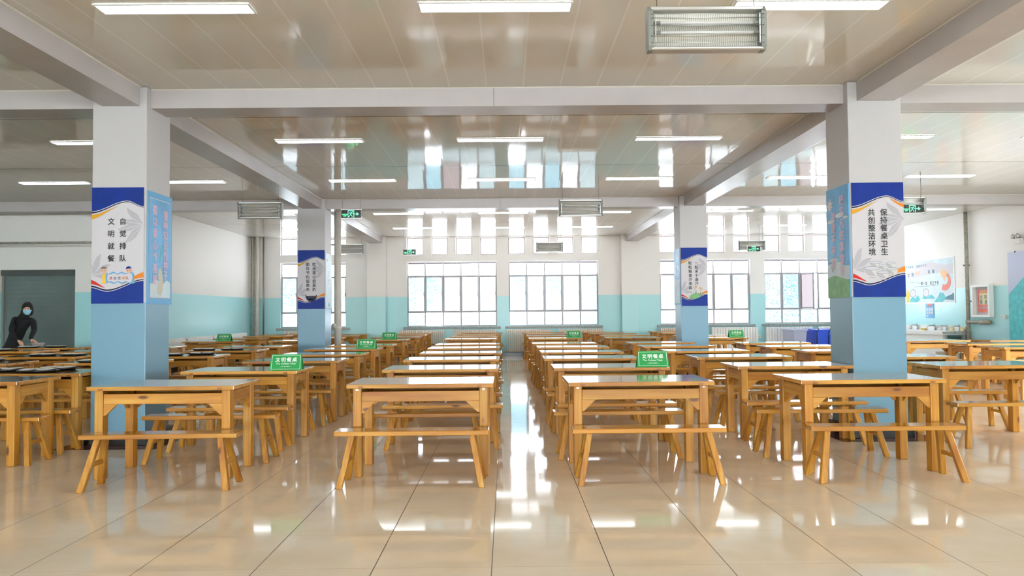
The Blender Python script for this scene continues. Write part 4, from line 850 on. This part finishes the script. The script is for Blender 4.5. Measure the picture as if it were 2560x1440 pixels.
B.band(lambda u: 0.47 - 0.42 * u, lambda u: 1.0, M_TEAL, 1, 0, 1, 10); B.rect(0.55, 0.95, 0.2, 0.6, M_PALE, 2); B.done(t)
for y in (17.65,): MB().tube([(XR - 0.03, y, 2.64), (XR - 0.06, y - 0.05, 2.67)], 0.012, 8).build('clip', M_BLACK, t)

# ------------------------------------------------------------------ person in black laying the far left table
def skin_mesh(name, chain, m, parent, sub=2, root=0):
    # chain: verts [(co, r)], edges
    vs, es = chain; me = bpy.data.meshes.new(name); me.from_pydata([v[0] for v in vs], es, []); o = bpy.data.objects.new(name, me); C.objects.link(o)
    sk = o.modifiers.new('s', 'SKIN'); 
    for i, v in enumerate(vs):
        r = v[1] if isinstance(v[1], tuple) else (v[1], v[1]); me.skin_vertices[0].data[i].radius = r; me.skin_vertices[0].data[i].use_root = (i == root)
    sk.use_smooth_shade = True; ss = o.modifiers.new('u', 'SUBSURF'); ss.levels = sub; ss.render_levels = sub
    dg = bpy.context.evaluated_depsgraph_get(); dg.update(); nm = bpy.data.meshes.new_from_object(o.evaluated_get(dg)); bpy.data.objects.remove(o); nm.name = name
    nm.materials.clear(); nm.materials.append(m)
    for p in nm.polygons: p.use_smooth = True
    r = bpy.data.objects.new(name, nm); C.objects.link(r); r.parent = parent; return r
P0 = thing('person', 'person in black coat and light blue face mask leaning over the far left table', 'person', (0, 0, 0))
X, Y = -9.78, 15.78
body = ([((X - 0.22, Y + 0.02, 0.88), (0.17, 0.14)), ((X - 0.13, Y, 1.06), (0.145, 0.12)), ((X - 0.04, Y - 0.03, 1.24), (0.165, 0.125)), ((X + 0.02, Y - 0.05, 1.35), (0.10, 0.09)), ((X + 0.075, Y - 0.07, 1.42), (0.055, 0.055)),
         ((X - 0.13, Y - 0.12, 1.30), 0.072), ((X - 0.10, Y - 0.26, 1.09), 0.056), ((X + 0.08, Y - 0.40, 0.94), 0.043), ((X + 0.15, Y - 0.44, 0.905), 0.03),
         ((X + 0.17, Y + 0.02, 1.30), 0.072), ((X + 0.24, Y - 0.06, 1.10), 0.055), ((X + 0.31, Y - 0.28, 0.96), 0.043), ((X + 0.36, Y - 0.36, 0.92), 0.03),
         ((X - 0.28, Y - 0.02, 0.70), (0.18, 0.16)), ((X - 0.30, Y - 0.02, 0.50), (0.19, 0.17)),
         ((X - 0.36, Y - 0.04, 0.44), 0.075), ((X - 0.36, Y - 0.03, 0.1), 0.05), ((X - 0.22, Y + 0.02, 0.44), 0.075), ((X - 0.22, Y + 0.02, 0.1), 0.05)],
        [(0, 1), (1, 2), (2, 3), (3, 4), (2, 5), (5, 6), (6, 7), (7, 8), (2, 9), (9, 10), (10, 11), (11, 12), (0, 13), (13, 14), (14, 15), (15, 16), (14, 17), (17, 18)])
skin_mesh('body', body, M_COAT, P0)
hx, hy, hz = X + 0.13, Y - 0.115, 1.525
hd = MB(); hd.ball((hx, hy, hz), 0.078, 0.092, 0.112, n=20, m=14); hd.ball((hx + 0.018, hy - 0.03, hz - 0.058), 0.046, 0.044, 0.05, n=16, m=10)
hd.tube([(hx - 0.05, hy + 0.03, hz - 0.1), (hx - 0.07, hy + 0.05, hz - 0.19)], 0.045, 12)
hd.add([(hx + 0.036, hy - 0.085, hz + 0.01), (hx + 0.06, hy - 0.075, hz + 0.01), (hx + 0.054, hy - 0.104, hz - 0.022), (hx + 0.036, hy - 0.08, hz - 0.04), (hx + 0.072, hy - 0.07, hz - 0.04)], [(0, 1, 2), (0, 2, 3), (1, 4, 2), (2, 4, 3)])
head = hd.build('head', M_SKIN, P0)
ey = MB()
for dx, dy in ((0.008, -0.09), (0.06, -0.072)): ey.ball((hx + dx, hy + dy, hz + 0.008), 0.013, 0.008, 0.007, n=10, m=6)
ey.build('eyes', M_HAIR, head)
hb = MB(); hb.ball((hx - 0.012, hy + 0.018, hz + 0.028), 0.095, 0.108, 0.118, n=22, m=14); hb.ball((hx - 0.07, hy + 0.05, hz - 0.08), 0.085, 0.085, 0.14, n=18, m=12); hb.ball((hx + 0.066, hy + 0.015, hz - 0.035), 0.034, 0.055, 0.10, n=14, m=10); hb.ball((hx + 0.02, hy - 0.055, hz + 0.078), 0.075, 0.055, 0.04, n=16, m=10)
hb.ball((hx - 0.12, hy + 0.05, hz - 0.2), 0.09, 0.07, 0.14, n=16, m=10)
hb.build('hair', M_HAIR, P0)
mk = MB(); q = []; na, nb = 14, 8; fa = math.atan2(-0.88, 0.42)
for b_ in range(nb + 1):
    for a_ in range(na + 1):
        th = fa + math.radians(-68 + 136 * a_ / na); e = abs(a_ / na - 0.5) * 2; el = math.radians((-3 - 62 * b_ / nb) * (1 - 0.35 * e ** 2)); nz_ = 1 + 0.16 * (1 - e) ** 2 * (1 - abs(b_ / nb - 0.35))
        q.append((hx + 0.01 + 0.084 * nz_ * math.cos(el) * math.cos(th), hy - 0.012 + 0.092 * nz_ * math.cos(el) * math.sin(th), hz - 0.012 + 0.12 * math.sin(el)))
mk.add(q, [(b_ * (na + 1) + a_, (b_ + 1) * (na + 1) + a_, (b_ + 1) * (na + 1) + a_ + 1, b_ * (na + 1) + a_ + 1) for b_ in range(nb) for a_ in range(na)], 0, True); mk.build('face_mask', M_MASK, P0)
ms = MB(); ms.tube([(hx - 0.02, hy - 0.085, hz - 0.03), (hx - 0.075, hy - 0.01, hz)], 0.003, 5); ms.build('mask_loop', M_MASK, P0)
def hand(wrist, d, side, nm):
    d = Vector(d).normalized(); up = Vector((0, 0, 1)); s = d.cross(up).normalized() * side; w = Vector(wrist); vs = [(w, 0.024), (w + d * 0.05, (0.036, 0.02)), (w + d * 0.085, (0.038, 0.016))]; es = [(0, 1), (1, 2)]
    for k, (o_, l) in enumerate(((-0.03, 0.07), (-0.01, 0.08), (0.01, 0.075), (0.03, 0.058))):
        b = w + d * 0.09 + s * o_; n0 = len(vs); vs += [(b, 0.009), (b + d * l * 0.5 - up * 0.012, 0.0085), (b + d * l * 0.85 - up * 0.04, 0.0075)]; es += [(2, n0), (n0, n0 + 1), (n0 + 1, n0 + 2)]
    b = w + d * 0.04 - s * 0.035; n0 = len(vs); vs += [(b, 0.011), (b + d * 0.035 - s * 0.02 - up * 0.015, 0.0095), (b + d * 0.06 - s * 0.015 - up * 0.03, 0.008)]; es += [(1, n0), (n0, n0 + 1), (n0 + 1, n0 + 2)]
    skin_mesh(nm, (vs, es), M_SKIN, P0, 1)
hand((X + 0.14, Y - 0.43, 0.905), (0.75, -0.35, -0.45), 1, 'hand'); hand((X + 0.355, Y - 0.355, 0.92), (0.75, -0.2, -0.3), -1, 'hand')
sc_ = MB(); sc_.tube([(X - 0.02, Y - 0.13, 1.37), (X + 0.07, Y - 0.16, 1.345), (X + 0.15, Y - 0.1, 1.37)], 0.04, 10); sc_.build('collar', M_COAT, P0)
for a in (-0.05, 0.07):
    MB().tube([(X - 0.29 + a, Y - 0.0, 0.09), (X - 0.29 + a, Y - 0.16, 0.03)], [0.05, 0.035], 10).build('shoe', M_BLACK, P0)
